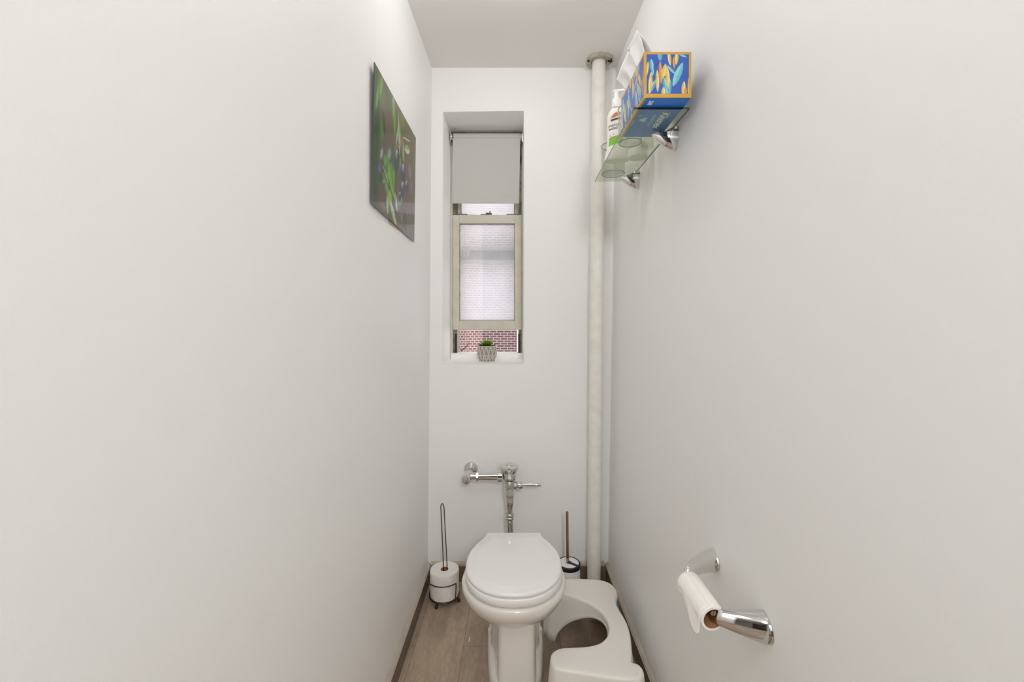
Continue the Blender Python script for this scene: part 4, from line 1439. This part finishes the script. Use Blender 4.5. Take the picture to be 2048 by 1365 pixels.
# ------------------------------------------------------------------ outside: brick building across the yard
def quad_wall(name, p0, p1, z0, z1, m, th, label=None, parent=None):
    a, b = Vector((p0[0], p0[1], 0)), Vector((p1[0], p1[1], 0))
    d = (b - a); L = d.length; d.normalize(); nn = Vector((-d.y, d.x, 0)) * th
    vs = [a + Vector((0, 0, z0)), b + Vector((0, 0, z0)), b + Vector((0, 0, z1)), a + Vector((0, 0, z1))]
    vs += [v + nn for v in vs]
    me = bpy.data.meshes.new(name)
    me.from_pydata([tuple(v) for v in vs], [], [(0, 1, 2, 3), (5, 4, 7, 6), (4, 0, 3, 7), (1, 5, 6, 2), (3, 2, 6, 7), (4, 5, 1, 0)])
    uv = me.uv_layers.new(name='UVMap')
    for poly in me.polygons:
        for li in poly.loop_indices:
            co = me.vertices[me.loops[li].vertex_index].co
            uv.data[li].uv = ((co - a).dot(d), co.z)
    me.materials.append(M[m])
    o = link(bpy.data.objects.new(name, me))
    return o
bb = empty('brick_building', (0, 13, -6), 'red brick building across the yard, seen through the window', 'building')
bo = [quad_wall('front_wall', (-0.95, 12.2), (0.01, 12.2), -6, 9, 'brick', .3),
      quad_wall('side_wall', (-1.40, 12.05), (-0.95, 12.2), -6, 9, 'brickpale', .3),
      quad_wall('corner_wall', (-2.3, 11.9), (-1.40, 12.05), -6, 9, 'brickfine', .3),
      quad_wall('rear_wing', (-6, 17.0), (-2.3, 17.0), -6, 9, 'brickpale', .3)]
bo.append(quad_wall('stone_quoin', (0.01, 12.15), (0.06, 12.15), -6, 9, 'bricktrim', .3))
bo.append(quad_wall('right_wing', (0.06, 16.0), (3.0, 16.0), -6, 9, 'brickpale', .3))
adopt(bb, *bo)
tg = empty('bare_branch', (-.55, 4.2, .9), 'thin bare dark branch outside the window, left of the succulent', 'branch')
tg1 = tube('branch_wood', catmull([(-.66, 4.2, .55), (-.545, 4.2, .985), (-.50, 4.21, 1.045), (-.475, 4.2, 1.075), (-.455, 4.2, 1.10)], 6), [.006] * 8 + [.005] * 8 + [.0035] * 9, 'twig')
tube_b = tube('side_twig', catmull([(-.525, 4.2, 1.015), (-.55, 4.2, 1.05), (-.56, 4.22, 1.09)], 4), .002, 'twig')
adopt(tg, tg1, tube_b)
# little paper crumb on the floor
cr = mk('paper_crumb', [(-.201, 1.815, .0002), (-.196, 1.812, .0002), (-.195, 1.838, .0002), (-.200, 1.840, .0002), (-.199, 1.817, .003), (-.197, 1.816, .003), (-.197, 1.835, .0025), (-.199, 1.836, .0025)],
        [(0, 3, 2, 1), (4, 5, 6, 7), (0, 1, 5, 4), (1, 2, 6, 5), (2, 3, 7, 6), (3, 0, 4, 7)], 'white')
cr['label'] = 'tiny white scrap on the floor left of the toilet'; cr['category'] = 'scrap'

# ------------------------------------------------------------------ camera
cam_d = bpy.data.cameras.new('camera')
cam = bpy.data.objects.new('camera', cam_d)
COL.objects.link(cam)
cam.location = (0, 0, 1.36)
cam.rotation_euler = (PI / 2, 0, 0)
cam_d.sensor_fit = 'HORIZONTAL'; cam_d.sensor_width = 36
cam_d.lens = 870 / 2048 * 36
cam_d.shift_x = (1024 - 1033) / 2048
cam_d.shift_y = (632 - 682.5) / 2048
cam_d.clip_start = 0.02
sc.camera = cam

# ------------------------------------------------------------------ light
w = bpy.data.worlds.new('world'); sc.world = w
w.use_nodes = True
bg = w.node_tree.nodes['Background']
bg.inputs['Color'].default_value = (0.96, 0.98, 1.0, 1)
bg.inputs['Strength'].default_value = 1.55

def light(name, kind, loc, rot, energy, color=(1, 1, 1), **kw):
    l = bpy.data.lights.new(name, kind)
    l.energy = energy; l.color = color
    for k, v in kw.items(): setattr(l, k, v)
    o = bpy.data.objects.new(name, l); COL.objects.link(o)
    o.location = loc; o.rotation_euler = rot
    return o
# ceiling lamp, just above the top of the frame
light('ceiling_lamp_light', 'POINT', (-0.01, 1.45, 2.59), (0, 0, 0), 3.3, (1, 1, 1), shadow_soft_size=.045)
light('overhead_fill_light', 'AREA', (-.18, -.1, 2.60), (math.radians(8), 0, 0), 6.3, (.985, .99, 1), shape='RECTANGLE', size=.6, size_y=.9)  # unseen soft fill added overhead to brighten the near walls
# frontal fill added in the hall, aimed in through the doorway behind the camera
light('hall_fill_light', 'AREA', (.45, -1.75, 2.45), (math.radians(40), 0, math.radians(8)), 33, (.985, .99, 1), shape='DISK', size=.5)
# portals help daylight through window and doorway
for nm, loc, rot, sx, sy in (('window_portal', (-.17, 2.62, 1.76), (-PI / 2, 0, 0), .42, 1.3),):
    l = bpy.data.lights.new(nm, 'AREA'); l.shape = 'RECTANGLE'; l.size = sx; l.size_y = sy
    l.cycles.is_portal = True
    o = bpy.data.objects.new(nm, l); COL.objects.link(o); o.location = loc; o.rotation_euler = rot

sc.view_settings.view_transform = 'Standard'
sc.view_settings.look = 'None'
sc.view_settings.gamma = 1
sc.view_settings.exposure = 0.05
sc.view_settings.use_curve_mapping = False
sc.cycles.use_denoising = True
sc.cycles.max_bounces = 14
sc.cycles.diffuse_bounces = 8
sc.cycles.glossy_bounces = 6
sc.cycles.transmission_bounces = 12
sc.cycles.transparent_max_bounces = 24
sc.cycles.sample_clamp_indirect = 8
